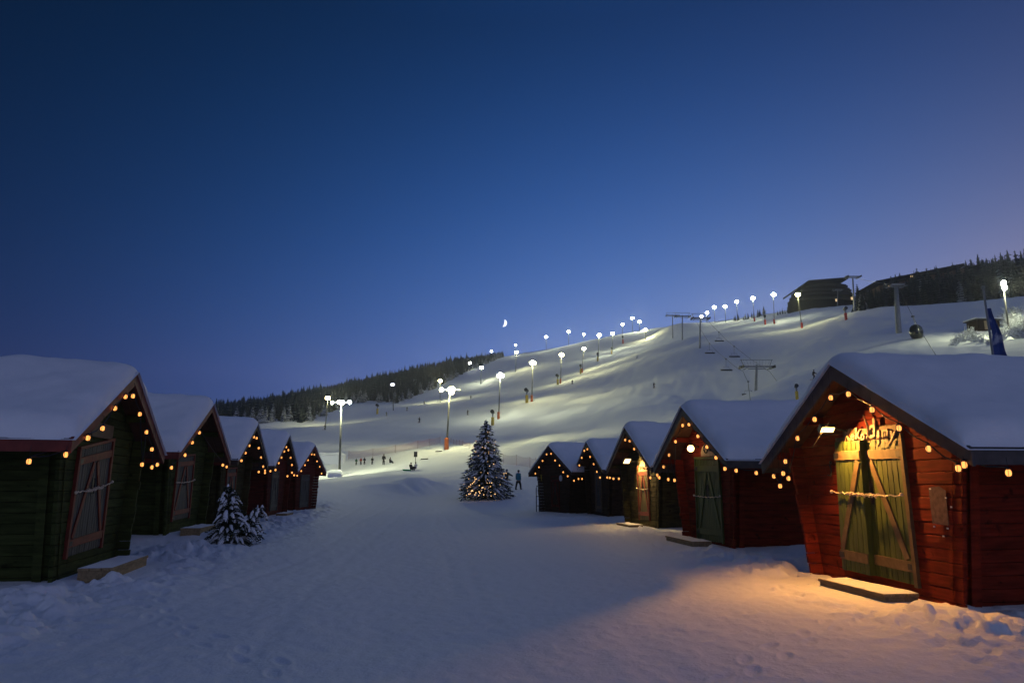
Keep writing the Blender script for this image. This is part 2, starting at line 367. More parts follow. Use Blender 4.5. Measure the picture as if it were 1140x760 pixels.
    # trodden flat in front of each door, packed against the walls
    for (hx, hy, hz_, hr, W_, _e, _p, wb_, _o) in HUTS.values():
        m_ = (np.abs(x-hx) < 5) & (np.abs(y-hy) < 5)
        if not m_.any(): continue
        a_ = math.radians(hr); dx_, dy_ = x[m_]-hx, y[m_]-hy
        lx = dx_*math.cos(a_)+dy_*math.sin(a_); ly = -dx_*math.sin(a_)+dy_*math.cos(a_)
        k_ = (1-sstep(1.25,1.75,np.abs(lx)))*sstep(-1.6,-1.05,ly)*(1-sstep(0.2,0.6,ly))
        k2 = (1-sstep(1.6,2.6,np.abs(lx)))*sstep(-0.9,-0.15,ly)*(1-sstep(3.9,4.6,ly))*0.75
        k_ = np.maximum(k_, k2)
        z[m_] = z[m_]*(1-k_) + (hz_+0.04)*k_
    return z
def snap(px, py, D):
    """depth near D at which the snow surface is seen at photo pixel (px,py)"""
    ds = np.linspace(D*0.72, D*1.35, 90); P_ = np.array([at(px, py, d_) for d_ in ds])
    e_ = np.abs(Hground(P_[:,0].copy(), P_[:,1].copy())-P_[:,2])*760/ds + np.abs(ds-D)/D*1.0
    return float(ds[e_.argmin()])
def gz(x, y): return float(Hground(np.array([x]), np.array([y]))[0])

ang = np.concatenate([np.linspace(-180,-50,60)[:-1], np.linspace(-50,50,801), np.linspace(50,180,60)[1:-1]])
rad = np.concatenate([np.linspace(0.6,3.0,12)[:-1], np.exp(np.linspace(math.log(3.0), math.log(16.0), 260))[:-1], np.exp(np.linspace(math.log(16.0), math.log(1500.0), 360))])
AA, RR = np.meshgrid(np.radians(ang), rad)
GX = RR*np.sin(AA); GY = RR*np.cos(AA)
GZ = Hground(GX.ravel(), GY.ravel()).reshape(GX.shape)
nr, na = GX.shape
idx = np.arange(nr*na).reshape(nr, na)
a = idx[:-1,:]; b = np.roll(idx, -1, axis=1)[:-1,:]; c = np.roll(idx, -1, axis=1)[1:,:]; d = idx[1:,:]
quads = np.stack([a, b, c, d], -1).reshape(-1, 4)
quads = quads[:, ::-1]
center = [tuple(idx[0, ::-1])]
me = bpy.data.meshes.new('snow_ground')
nq = len(quads)
me.vertices.add(nr*na); me.vertices.foreach_set('co', np.stack([GX, GY, GZ], -1).ravel())
me.loops.add(nq*4); me.loops.foreach_set('vertex_index', quads.ravel().astype(np.int32))
me.polygons.add(nq); me.polygons.foreach_set('loop_start', np.arange(0, nq*4, 4, dtype=np.int32))
me.polygons.foreach_set('use_smooth', np.ones(nq, bool))
me.update(calc_edges=True); me.validate()
me.materials.append(M['snow'])
ground = bpy.data.objects.new('ground', me); COL.objects.link(ground); tag(ground, None, None, kind='structure')

# ------------------------------------------------------------------ huts
def snow_cap(W, ze, zp, y0, y1, T, seed):
    """rounded, slightly uneven blanket of snow over both roof slopes (closed mesh)"""
    nu, nv = 84, 84
    over = 0.05
    us = np.sin(np.linspace(-math.pi/2, math.pi/2, nu+1))*(W+over)
    vs = (y0+y1)/2 + np.sin(np.linspace(-math.pi/2, math.pi/2, nv+1))*((y1-y0)/2+0.03)
    U, V = np.meshgrid(us, vs, indexing='ij')
    k = (zp-ze)/W
    roof = zp - k*np.abs(U) + 0.035
    sm = zp - k*np.sqrt(U*U+0.22**2) + k*0.08
    sd = seed*13.7
    dx = np.minimum(W+over-U, U+W+over); dy = np.minimum(V-(y0-0.03), (y1+0.03)-V)
    def prof(dd, r): q = np.clip(dd/r, 0, 1); return np.power(np.maximum(1-(1-q)**2.4, 0), 1/2.4)
    th = T*(1+0.34*vnoise(U*0.7+sd, V*0.7+sd, 41)+0.16*vnoise(U*1.9+sd, V*1.9, 42)+0.10*vnoise(U*5+sd, V*5, 43))
    e = prof(np.maximum(0, dx-0.10*(0.5+vnoise(V*2.2+sd, V*0+sd, 44))*(dx > 0)), 0.26+0.30*(0.5+vnoise(U*0.5+sd, V*1.6, 45)))*prof(np.maximum(0, dy-0.06*(0.5+vnoise(U*2.6+sd, U*0+sd, 46))*(dy > 0)), 0.42)
    Z = np.maximum(sm + th*e + 0.05*np.exp(-(U/0.9)**2)*e, roof + 0.004) 
    Z = np.where((dx < 1e-6) | (dy < 1e-6), roof + 0.004, Z)
    mb = MB()
    mb.v = list(zip(U.ravel(), V.ravel(), Z.ravel()))
    for i in range(nu):
        for j in range(nv):
            p = i*(nv+1)+j; mb.f.append((p, p+nv+1, p+nv+2, p+1))
    n0 = len(mb.v)
    mb.v += list(zip(U.ravel(), V.ravel(), (roof+0.002).ravel()))
    for i in range(nu):
        for j in range(nv):
            p = n0+i*(nv+1)+j; mb.f.append((p, p+1, p+nv+2, p+nv+1))
    for i in range(nu):
        p = i*(nv+1); mb.f.append((p, n0+p, n0+p+nv+1, p+nv+1))
        p = i*(nv+1)+nv; mb.f.append((p, p+nv+1, n0+p+nv+1, n0+p))
    for j in range(nv):
        mb.f.append((j, j+1, n0+j+1, n0+j))
        p = nu*(nv+1)+j; mb.f.append((p, n0+p, n0+p+1, p+1))
    return mb

def lantern_mesh():
    g = MB(); g.tube([(0,0,-0.128),(0,0,-0.118),(0,0,-0.085),(0,0,-0.050),(0,0,-0.035)], [0.014,0.031,0.040,0.034,0.020], 10)
    c = MB(); c.tube([(0,0,-0.034),(0,0,-0.018),(0,0,0.0)], [0.040,0.034,0.012], 8)
    for k in range(4):
        a2 = k*math.pi/2+0.4
        c.bar((0.041*math.cos(a2),0.041*math.sin(a2),-0.135),(0.040*math.cos(a2),0.040*math.sin(a2),-0.03),0.006,0.006)
    c.tube([(0,0,-0.148),(0,0,-0.130)], [0.020,0.032], 8)
    return g.mesh('lantern', M['lantern'], True), c.mesh('cap', M['dark'])
LG, LC = lantern_mesh()

HUT = {}
def toworld(h, p):
    a2 = R(h[3]); return (h[0]+p[0]*math.cos(a2)-p[1]*math.sin(a2), h[1]+p[0]*math.sin(a2)+p[1]*math.cos(a2), h[2]+p[2])
def plane_hit(h, px, py, yl=None, xl=None):
    """local point where the sight line of a photo pixel meets the hut's plane y=yl or x=xl"""
    u = (px-570)/F; v = (380-py)/F
    d = np.array([u, cT-sT*v, sT+cT*v]); o = np.array([0,0,EYE]); P0 = np.array(h[:3])
    a2 = R(h[3]); X = np.array([math.cos(a2), math.sin(a2), 0]); Y = np.array([-math.sin(a2), math.cos(a2), 0])
    nrm, off = (Y, yl) if xl is None else (X, xl)
    t = (off - (o-P0)@nrm)/(d@nrm); p = o+d*t-P0
    return (p@X, p@Y, p[2])

def build_hut(key, label, wallm, bargem, doorspec, seed, depth=4.3, T=0.27):
    rr = random.Random(seed)
    h = HUTS[key]; x0, y0, z0, rot, W, ze, zp, wb, ov = h
    root = empty('market_hut', (x0, y0, z0), R(rot), label, 'hut', 'wooden market huts lining the snowy street')
    k = (zp-ze)/W; fl = 0.17; ph = 0.175; tk = 0.07
    hw = lambda z: wb + fl*max(0, z)
    zin = lambda z: (zp-0.10-z)/k       # half width under the roof boards
    front = MB(); rows = int((zp-0.05+0.25)/ph)
    for i in range(rows):
        za = -0.25+i*ph; zb = za+ph-0.007
        wa, wbb = hw(za), hw(zb)
        ext = 0.0
        wa2 = min(wa+ext, zin(za)); wb2 = min(wbb+ext, zin(zb))
        if wb2 < 0.04: break
        j = rr.uniform(-0.006, 0.006)
        front.hexa([(-wa2,j,za),(wa2,j,za),(wa2,tk,za),(-wa2,tk,za),(-wb2,j,zb),(wb2,j,zb),(wb2,tk,zb),(-wb2,tk,zb)])
    front.build('front_wall', wallm, root, bevel=0.010)
    back = MB()
    for i in range(rows):
        za = -0.25+i*ph; zb = za+ph-0.007
        wa2 = min(hw(za), zin(za)); wb2 = min(hw(zb), zin(zb))
        if wb2 < 0.04: break
        yb = depth
        back.hexa([(-wa2,yb-tk,za),(wa2,yb-tk,za),(wa2,yb,za),(-wa2,yb,za),(-wb2,yb-tk,zb),(wb2,yb-tk,zb),(wb2,yb,zb),(-wb2,yb,zb)])
    back.build('back_wall', wallm, root)
    for sgn in (-1, 1):
        sw = MB()
        for i in range(rows):
            za = -0.25+i*ph; zb = za+ph-0.007
            if zb > ze + 0.35: break
            a1 = hw(za)-0.16; a2_ = min(hw(zb)-0.16, zin(zb)-0.02); a1 = min(a1, zin(za)-0.02)
            j = rr.uniform(-0.006, 0.006); e = 0.27 + rr.uniform(-0.02, 0.02) if sgn == (1 if key[0] == 'L' else -1) else 0.02
            if ze+0.20 - za < 0: e = 0.0
            # lap-joint ends run past the corner in front
            for (ya, yb) in ((-e, -0.012), (tk+0.004, depth-tk-0.004), (depth+0.01, depth+0.22)):
                sw.hexa([(sgn*(a1+j),ya,za),(sgn*(a1+j),yb,za),(sgn*(a1-tk),yb,za),(sgn*(a1-tk),ya,za),
                         (sgn*(a2_+j),ya,zb),(sgn*(a2_+j),yb,zb),(sgn*(a2_-tk),yb,zb),(sgn*(a2_-tk),ya,zb)][::1] if sgn < 0 else
                        [(sgn*(a1-tk),ya,za),(sgn*(a1-tk),yb,za),(sgn*(a1+j),yb,za),(sgn*(a1+j),ya,za),
                         (sgn*(a2_-tk),ya,zb),(sgn*(a2_-tk),yb,zb),(sgn*(a2_+j),yb,zb),(sgn*(a2_+j),ya,zb)])
        sw.build('side_wall', wallm, root, bevel=0.008)
        # corner board that closes the lap joint on the side
        cb = MB(); zt = ze+0.0
        cb.hexa([(sgn*(hw(0)-0.145),0.20,-0.25),(sgn*(hw(0)-0.115),0.20,-0.25),(sgn*(hw(0)-0.115),0.34,-0.25),(sgn*(hw(0)-0.145),0.34,-0.25),
                 (sgn*(hw(zt)-0.145),0.20,zt),(sgn*(hw(zt)-0.115),0.20,zt),(sgn*(hw(zt)-0.115),0.34,zt),(sgn*(hw(zt)-0.145),0.34,zt)])
        cb.build('corner_board', wallm, root)
    # dark lining inside the plank walls
    li = MB(); zt = ze+0.12; g0, g1 = hw(-0.25)-0.16-tk-0.012, hw(zt)-0.16-tk-0.012
    li.hexa([(-g0,tk+0.012,-0.25),(g0,tk+0.012,-0.25),(g0,depth-tk-0.012,-0.25),(-g0,depth-tk-0.012,-0.25),(-g1,tk+0.012,zt),(g1,tk+0.012,zt),(g1,depth-tk-0.012,zt),(-g1,depth-tk-0.012,zt)])
    li.build('lining', M['lath'], root)
    # roof boards
    yf, yb = -ov, depth+0.4
    rf = MB()
    for sgn in (-1, 1):
        n = 18
        for i in range(n):
            ya = yf+0.045+(yb-yf-0.045)*i/n; yc = yf+0.045+(yb-yf-0.045)*(i+1)/n-0.006
            A = (0, zp-0.075); B = (sgn*W, ze-0.075); A2 = (0, zp-0.02); B2 = (sgn*W, ze-0.02)
            pts = [(A[0],ya,A[1]),(B[0],ya,B[1]),(B[0],yc,B[1]),(A[0],yc,A[1]),(A2[0],ya,A2[1]),(B2[0],ya,B2[1]),(B2[0],yc,B2[1]),(A2[0],yc,A2[1])]
            if sgn < 0: pts = [pts[1],pts[0],pts[3],pts[2],pts[5],pts[4],pts[7],pts[6]]
            rf.hexa(pts)
    felt = rf.build('roof', M['roofwood'], root)
    top = MB()
    for sgn in (-1, 1):
        pts = [(0,yf+0.03,zp-0.016),(sgn*W,yf+0.03,ze-0.016),(sgn*W,yb,ze-0.016),(0,yb,zp-0.016),(0,yf+0.03,zp+0.03),(sgn*(W+0.02),yf+0.03,ze+0.03),(sgn*(W+0.02),yb,ze+0.03),(0,yb,zp+0.03)]
        if sgn < 0: pts = [pts[1],pts[0],pts[3],pts[2],pts[5],pts[4],pts[7],pts[6]]
        top.hexa(pts)
    top.build('felt', M['lath'], felt)
    cap = snow_cap(W, ze, zp, yf-0.02, yb, T, seed).build('snow_cap', M['cap'], felt, smooth=True)
    # bargeboards along the gable and fascias along the eaves
    for sgn in (-1, 1):
        bb = MB(); bh = 0.21
        bb.hexa([p for p in ([(0,yf,zp-bh-0.02),(sgn*(W+0.03),yf,ze-bh+0.02),(sgn*(W+0.03),yf+0.042,ze-bh+0.02),(0,yf+0.042,zp-bh-0.02),
                 (0,yf,zp+0.045),(sgn*(W+0.03),yf,ze+0.04),(sgn*(W+0.03),yf+0.042,ze+0.04),(0,yf+0.042,zp+0.045)])])
        bb.build('bargeboard', bargem, root)
        fs = MB(); fs.box(min(sgn*(W+0.002),sgn*(W+0.03)), max(sgn*(W+0.002),sgn*(W+0.03)), yf+0.045, yb, ze-0.17, ze+0.026)
        fs.build('fascia', bargem, root)
    # purlins under the overhang
    for sgn, t in ((-1,0.42),(1,0.42),(-1,0.80),(1,0.80),(0,0.0)):
        pl = MB(); px_ = sgn*W*t; pz = zp - k*abs(px_) - 0.17 - (0.02 if sgn == 0 else 0)
        pl.box(px_-0.05, px_+0.05, yf+0.08, -0.014, pz-0.07, pz+0.07); pl.build('purlin', wallm, root)
    # door
    (TL, TR, BR, BL), dm, tm, fm, style = doorspec
    def dp(u, v, y):     # point of the crooked door quad
        xa = TL[0]+(TR[0]-TL[0])*u; za = TL[1]+(TR[1]-TL[1])*u
        xb = BL[0]+(BR[0]-BL[0])*u; zb = BL[1]+(BR[1]-BL[1])*u
        return (xb+(xa-xb)*v, y, zb+(za-zb)*v)
    def slab(mb, quad, y0_, y1_):
        lo = [dp(u, v, y0_) for u, v in quad]; hi = [dp(u, v, y1_) for u, v in quad]
        # order: y1 (back) first as bottom
        mb.hexa([hi[0], hi[1], hi[2], hi[3], lo[0], lo[1], lo[2], lo[3]])
    def strip(mb, p, q, w, y0_, y1_, asp):
        d = np.array([(q[0]-p[0])*asp, q[1]-p[1]]); d /= np.linalg.norm(d); nn = np.array([-d[1]/asp, d[0]])*w/2
        slab(mb, [(p[0]-nn[0],p[1]-nn[1]),(q[0]-nn[0],q[1]-nn[1]),(q[0]+nn[0],q[1]+nn[1]),(p[0]+nn[0],p[1]+nn[1])], y0_, y1_)
    asp = abs(TR[0]-TL[0])/abs(TL[1]-BL[1])
    fr = MB()
    slab(fr, [(-0.045,-0.01),(0.0,-0.01),(0.0,1.0),(-0.045,1.0)], -0.055, 0.0)
    slab(fr, [(1.0,-0.01),(1.045,-0.01),(1.045,1.0),(1.0,1.0)], -0.055, 0.0)
    slab(fr, [(-0.045,1.002),(1.045,1.002),(1.045,1.03),(-0.045,1.03)], -0.058, 0.0)
    fr.build('door_frame', fm, root)
    splits = {'double':[(0.0,0.46),(0.46,1.0)], 'single':[(0.0,1.0)]}[style]
    for li, (ua, ub) in enumerate(splits):
        oy = -0.10 if (style == 'double' and li == 0) else 0.0
        lf = MB(); nb = max(4, int((ub-ua)*14))
        for i in range(nb):
            u1 = ua+(ub-ua)*i/nb+0.004; u2 = ua+(ub-ua)*(i+1)/nb-0.003
            slab(lf, [(u1,0.003),(u2,0.003),(u2,0.995),(u1,0.995)], -0.024+oy+rr.uniform(-0.002,0.002), -0.008)
        door = lf.build('door', dm, root, bevel=0.004)
        for v in (0.12, 0.885):
            rl = MB(); slab(rl, [(ua+0.006,v-0.036),(ub-0.006,v-0.036),(ub-0.006,v+0.036),(ua+0.006,v+0.036)], -0.048+oy, -0.0265+oy); rl.build('rail', tm, door, bevel=0.004)
        br = MB()
        if style == 'double':
            if li == 0: strip(br, (ua+0.05,0.165), (ub-0.05,0.84), 0.055, -0.046+oy, -0.0265+oy, asp)
            else: strip(br, (ua+0.06,0.84), (ub-0.06,0.165), 0.055, -0.046, -0.0265, asp)
        else:
            strip(br, (0.08,0.165), (0.46,0.84), 0.055, -0.046, -0.0265, asp)
            strip(br, (0.92,0.165), (0.56,0.84), 0.055, -0.0455, -0.0265, asp)
        br.build('brace', tm, door, bevel=0.004)
        for v in (0.12, 0.885):
            hg = MB(); u = 0.03 if li == 0 else 0.97
            slab(hg, [(u-0.028,v-0.02),(u+0.05 if li == 0 else u+0.028,v-0.02),(u+0.05 if li == 0 else u+0.028,v+0.02),(u-0.028,v+0.02)], -0.056+oy, -0.0485+oy)
            hg.build('hinge', M['dark'], door)
        if li == len(splits)-1:
            hd = MB(); u = ua+0.04 if style == 'double' else 0.5
            slab(hd, [(u-0.02,0.52),(u+0.03,0.52),(u+0.03,0.70),(u-0.02,0.70)], -0.032, -0.0265)
            p = dp(u+0.005, 0.54, -0.06); q = dp(u+0.005, 0.68, -0.06)
            hd.tube([dp(u+0.005,0.54,-0.03), p, q, dp(u+0.005,0.68,-0.03)], 0.012, 6)
            hd.build('handle', M['dark'], door)
    HUT[key] = (root, h, dp)
    return root

R1D = ((-0.66,2.41),(0.94,2.38),(0.93,0.22),(-0.79,0.26))
R2D = ((-0.62,2.34),(0.98,2.28),(0.98,0.12),(-0.74,0.06))
build_hut('R1', 'red hut with floodlit script sign above a green double door, biggest in the right row', M['red'], M['barge_grey'], (R1D, M['door_green'], M['trim_brown'], M['trim_brown'], 'double'), 1)
build_hut('R2', 'red hut with a round bright bulb beside its pale arched sign and dark green door', M['red'], M['barge_grey'], (R2D, M['door_green'], M['door_green'], M['door_green'], 'single'), 2)
build_hut('R3', 'olive hut whose red framed door is lit yellow under a small floodlight', M['olive'], M['barge_brown'], (((-0.30,2.25),(0.85,2.2),(0.86,0.28),(-0.30,0.25)), M['door_olive'], M['trim_red'], M['trim_red'], 'single'), 3)
build_hut('R4', 'dark brown hut just beyond the olive hut with the yellow lit door', M['brown'], M['barge_brown'], (((-0.45,2.15),(0.6,2.15),(0.62,0.2),(-0.48,0.2)), M['door_grey'], M['trim_brown'], M['trim_brown'], 'single'), 4)
build_hut('R5', 'dark brown turned hut with a yellow box on its corner, ending the right row', M['brown'], M['barge_brown'], (((-0.35,2.05),(0.6,2.05),(0.62,0.2),(-0.38,0.2)), M['brown'], M['darkred'], M['darkred'], 'single'), 5)
build_hut('L1', 'biggest left hut, green planks with red edged gable and leaning red framed door', M['green'], M['barge_red'], (((-1.22,2.21),(0.42,2.45),(0.42,0.42),(-1.27,0.38)), M['door_grey'], M['trim_red'], M['trim_red'], 'single'), 6, T=0.31)
build_hut('L2', 'green hut with thick snow roof standing behind the small snowy spruce', M['green'], M['barge_red'], (((-1.15,2.1),(0.35,2.2),(0.35,0.38),(-1.2,0.35)), M['door_grey'], M['trim_red'], M['trim_red'], 'single'), 7, T=0.31)
build_hut('L3', 'olive green hut with a lantern lit orange door frame, middle of the left row', M['olive'], M['barge_brown'], (((-1.2,2.1),(0.2,2.15),(0.2,0.3),(-1.2,0.3)), M['door_grey'], M['trim_red'], M['trim_red'], 'single'), 8, T=0.31)
build_hut('L4', 'dark hut with pale grey door beside the red end hut of the left row', M['darkred'], M['barge_brown'], (((-1.2,2.1),(0.1,2.1),(0.1,0.25),(-1.2,0.25)), M['door_grey'], M['door_grey'], M['door_grey'], 'single'), 9, T=0.31)
build_hut('L5', 'small looking red hut with grey green door at the far end of the left row', M['darkred'], M['barge_red'], (((-1.0,2.05),(0.5,2.1),(0.5,0.2),(-1.0,0.2)), M['door_grey'], M['door_grey'], M['door_grey'], 'single'), 10, T=0.31)

# ---- strings of lanterns
LAN = {
'R1':[(925,444),(944.6,440),(971,457.5),(907,468),(888,489),(874.6,514.7),(1001,478),(1034,501),(1067,523),(1073.6,519),(1123,528),(861.7,531),(872,528),(878,533.6),(868.6,542)],
'R2':[(760,474),(767,473),(777,486),(787,498),(797,508),(807,522),(813,522),(752,492),(745,507),(739,520),(732,529),(734,532),(744,534),(751,535),(842,527)],
'R3':[(696,490),(701,491),(706,500),(718.6,521),(724,532),(679,532),(683,533),(689,533),(733,531)],
'R4':[(650.5,501.7),(654,500),(647.6,509.5),(645,518),(642,526),(657,508.5),(661,516.5),(664.5,525),(668,531.5),(672,531.5)],
'R5':[(608.5,505.7),(613.5,505),(604,513),(600,520),(596,527),(618,512.5),(623,518),(627,525.5),(632,530),(644,533),(639,535),(648,533)],
'L1':[(140,439),(148,442),(128,454),(155.5,462),(114,478),(98,487),(163,482),(169,501),(79.5,506),(175,518),(158,518),(169,521),(32,515)],
'L2':[(222,482),(214,493),(206,507),(191,521),(248,518)],
'L3':[(283,482.5),(285.7,488),(278,492),(273.6,501.5),(288,499),(290.5,509.5),(269,511),(263.7,520),(293,519.5),(295,524),(288,525.5),(295,526.5)],
'L4':[(319,493.4),(316.7,498),(321,501),(313.5,505),(323.5,509.5),(310.5,512.5),(325,517.5),(306.8,521),(301,524),(325,526),(320,530),(327.5,529)],
'L5':[(347,505),(350,506),(343,510.5),(353,513.4),(339.5,516.4),(356,519.4),(335.4,523),(358,527),(331,529)]}
LLAB = {'R1':'string of orange lanterns along the gable of the big floodlit red hut','R2':'string of orange lanterns on the red hut with the round bulb',
'R3':'string of lanterns on the olive hut with the yellow lit door','R4':'string of small lanterns on the unlit brown hut beside the turned end hut','R5':'string of lanterns tracing the gable of the turned brown end hut',
'L1':'string of orange lanterns round the red edged gable of the nearest green hut','L2':'few lanterns strung on the green hut behind the small spruce',
'L3':'string of lanterns on the olive hut in the middle of the left row','L4':'string of lanterns on the dark hut next to the red end hut','L5':'string of lanterns on the small red hut ending the left row'}
for key, pl in LAN.items():
    root, h, dp = HUT[key]; W, ze, zp, wb, ov = h[4:9]
    s = empty('lantern_string', h[:3], R(h[3]), LLAB[key], 'string lights', 'lantern strings hung on the market huts')
    pts = []
    for (px, py) in pl:
        p = plane_hit(h, px, py, yl=-ov-0.05)
        if abs(p[0]) > W+0.06:
            p = plane_hit(h, px, py, xl=math.copysign(W+0.09, p[0]))
            p = (p[0], max(-0.4, min(4.3, p[1])), p[2])
        top = p[2]+0.09
        zmax = zp-(zp-ze)/W*abs(p[0])-0.10
        pts.append((p[0], p[1], min(top, zmax)))
    for p in pts:
        l = inst('lantern', LG, s, p, random.uniform(0,6), 0.86 if h[1] < 15 else 0.92 if h[1] < 30 else 1.0)
        inst('cap', LC, l)
    w = MB(); order = sorted(pts, key=lambda q: q[0]+(0.01*q[1] if abs(q[0]) > W else 0))
    for p, q in zip(order[:-1], order[1:]):
        if abs(p[0]) > W+0.05 and abs(q[0]) > W+0.05 and abs(p[1]-q[1]) > 3: continue
        m = ((p[0]+q[0])/2, (p[1]+q[1])/2, (p[2]+q[2])/2-0.04)
        w.tube([p, m, q], 0.010, 4, False)
    for p in pts:    # short hook up to the board
        zt = zp-(zp-ze)/W*min(abs(p[0]), W)-0.08
        if 0.02 < zt-p[2] < 0.8: w.tube([p, (p[0], p[1], zt)], 0.004, 4, False)
    w.build('wire', M['dark'], s)

# ---- hut lamps (floodlights on brackets) with real lights
def spot(parent, loc, target, power, col, size, ang_, blend=0.6):
    l = bpy.data.lights.new('lamp_light', 'SPOT'); l.energy = power; l.color = col; l.shadow_soft_size = size
    l.spot_size = R(ang_); l.spot_blend = blend
    o = bpy.data.objects.new('lamp_light', l); COL.objects.link(o); o.parent = parent; o.location = loc
    from mathutils import Vector
    d = Vector(target)-Vector(loc); o.rotation_euler = d.to_track_quat('-Z', 'Y').to_euler()
    return o
def point(parent, loc, power, col, size=0.3):
    l = bpy.data.lights.new('lamp_light', 'POINT'); l.energy = power; l.color = col; l.shadow_soft_size = size
    o = bpy.data.objects.new('lamp_light', l); COL.objects.link(o); o.parent = parent; o.location = loc
    return o
def hut_flood(key, px, py, label, power, aim, yl=-0.34, w=0.26, hgt=0.13, door=None, col=(1.0,0.42,0.08)):
    """panel floodlight on a bracket; aim = world direction it faces"""
    from mathutils import Vector
    root, h, dp = HUT[key]
    p = plane_hit(h, px, py, yl=yl); wp_ = toworld(h, p)
    t = empty('floodlight', wp_, 0, label, 'lamp')
    q_ = Vector(aim).normalized().to_track_quat('-Z', 'Y'); t.rotation_mode = 'QUATERNION'; t.rotation_quaternion = q_
    g = MB(); g.box(-w/2,w/2,-hgt/2,hgt/2,-0.012,0.0); g.build('glass', M['glow_warm'], t)
    b = MB(); b.box(-w/2-0.02,w/2+0.02,-hgt/2-0.02,hgt/2+0.02,0.003,0.07)
    for sx in (-1,1): b.box(sx*(w/2+0.012)-0.008,sx*(w/2+0.012)+0.008,-hgt/2-0.02,hgt/2+0.02,-0.016,0.0025)
    inv = q_.inverted(); wall = Vector(toworld(h, (p[0], 0.0, p[2]-0.03)))-Vector(wp_); e = inv @ wall
    b.tube([(0,0,0.05), tuple(e)], 0.014, 6); b.build('housing', M['dark'], t)
    pts = [inv @ (Vector(toworld(h, (p[0]+dx_, -0.018, p[2]+dz_)))-Vector(wp_)) for dx_, dz_ in ((0,-0.03),(0.02,-0.5),(0,-0.72))]
    c = MB(); c.tube([tuple(q) for q in pts], 0.008, 5); c.build('cable', M['dark'], t)
    if door:     # added unseen plate that cuts the beam on the street side
        n_ = inv @ Vector(door).normalized(); f_ = Vector((0,0,-1)); f_ = (f_-n_*f_.dot(n_)).normalized(); s_ = n_.cross(f_)
        o_ = Vector((0,0,-0.01))-n_*0.045; b = MB(); q4 = []
        for k_ in (0.0, 0.006):
            for a_, b_ in ((0.03,-0.24),(0.36,-0.24),(0.36,0.24),(0.03,0.24)): q4.append(tuple(o_+f_*a_+s_*b_-n_*k_))
        b.hexa(q4); b.build('beam_plate', M['dark'], t)
    l = bpy.data.lights.new('lamp_light', 'AREA'); l.shape = 'RECTANGLE'; l.size = w*(0.3 if door else 0.8); l.size_y = hgt*(0.5 if door else 0.8); l.energy = power; l.color = col
    o = bpy.data.objects.new('lamp_light', l); COL.objects.link(o); o.parent = t; o.location = (0,0,-0.03)
    return t
hut_flood('R1', 921, 478, 'bright floodlight on the red wall left of the script sign', 125, (0.02,-0.64,-0.77), yl=-0.44, w=0.22, hgt=0.10, door=(0.754,-0.31,-0.578))
hut_flood('R3', 698, 513, 'small floodlight shining on the yellow lit door of the olive hut', 70, (0.42,-0.66,-0.62), yl=-0.5, w=0.3, hgt=0.2, col=(1.0,0.62,0.20))
root, h, dp = HUT['R2']; p = plane_hit(h, 769, 499, yl=-0.25)
t = empty('round_lamp', toworld(h, p), R(h[3]), 'round glowing bulb on a bracket beside the pale arched sign', 'lamp')
g = MB(); g.ball((0,0,0), 0.10, nu=12, nv=8); g.build('globe', M['glow_warm'], t, smooth=True)
g = MB(); g.tube([(0,0.10,0.02),(0,0.24,0.04)],0.018,6); g.tube([(0,0,0.09),(0,0,0.15)],[0.05,0.03],8); g.bar((0,0.0,0.15),(0,0.24,0.05),0.015,0.015); g.build('bracket', M['dark'], t)
point(t, (0,-0.16,0.0), 7, (1.0,0.60,0.22), 0.1)

# ---- signs above the doors
def text_mesh(txt, size, depth=0.012, shear=0.25):
    cu = bpy.data.curves.new('letters', 'FONT'); cu.body = txt; cu.size = size; cu.extrude = depth; cu.shear = shear
    cu.align_x = 'CENTER'; cu.align_y = 'CENTER'; cu.offset = 0.008*size*2; cu.bevel_depth = 0.003
    o = bpy.data.objects.new('tmp', cu); COL.objects.link(o)
    dg = bpy.context.evaluated_depsgraph_get(); me = bpy.data.meshes.new_from_object(o.evaluated_get(dg))
    bpy.data.objects.remove(o); return me
root, h, dp = HUT['R1']
pa = plane_hit(h, 938, 490, yl=-0.05); pb = plane_hit(h, 1001, 479, yl=-0.05)
cx, cz = (pa[0]+pb[0])/2, (pa[2]+pb[2])/2+0.015; ln = pb[0]-pa[0]
sg = empty('script_sign', toworld(h, (cx, -0.03, cz)), R(h[3]), 'dark board with carved cursive letters over the floodlit green double door', 'sign')
b = MB(); b.hexa([(-ln/2,-0.02,-0.085),(ln/2,-0.02,-0.075),(ln/2,0.015,-0.075),(-ln/2,0.015,-0.085),(-ln/2+0.02,-0.02,0.13),(ln/2,-0.02,0.12),(ln/2,0.015,0.12),(-ln/2+0.02,0.015,0.13)])
b.build('board', M['signwood'], sg, bevel=0.01)
xcur = -ln/2+0.11
for i, (chh, sz, dz, rot) in enumerate([('K',0.27,0.0,4),('e',0.22,-0.01,-5),('k',0.27,0.01,6),('o',0.2,-0.03,0),(':',0.2,-0.02,0),('d',0.40,0.055,8),('a',0.22,-0.01,0),('m',0.22,-0.01,4),('y',0.28,-0.05,-6)]):
    me = text_mesh(chh, sz); me.materials.clear(); me.materials.append(M['letters'])
    wdt = {'K':0.165,'m':0.20,'d':0.20,':':0.085}.get(chh, 0.14)*ln/1.53
    o = inst('letter', me, sg, (xcur+wdt*0.4, -0.036, 0.02+dz)); o.rotation_euler = (math.pi/2, R(-rot), 0)
    xcur += wdt
b = MB(); b.tube([(0.02,-0.055,-0.10),(0.06,-0.06,0.02),(0.03,-0.055,0.16),(-0.04,-0.05,0.30),(-0.055,-0.05,0.33)],[0.010,0.016,0.018,0.014,0.006],6)
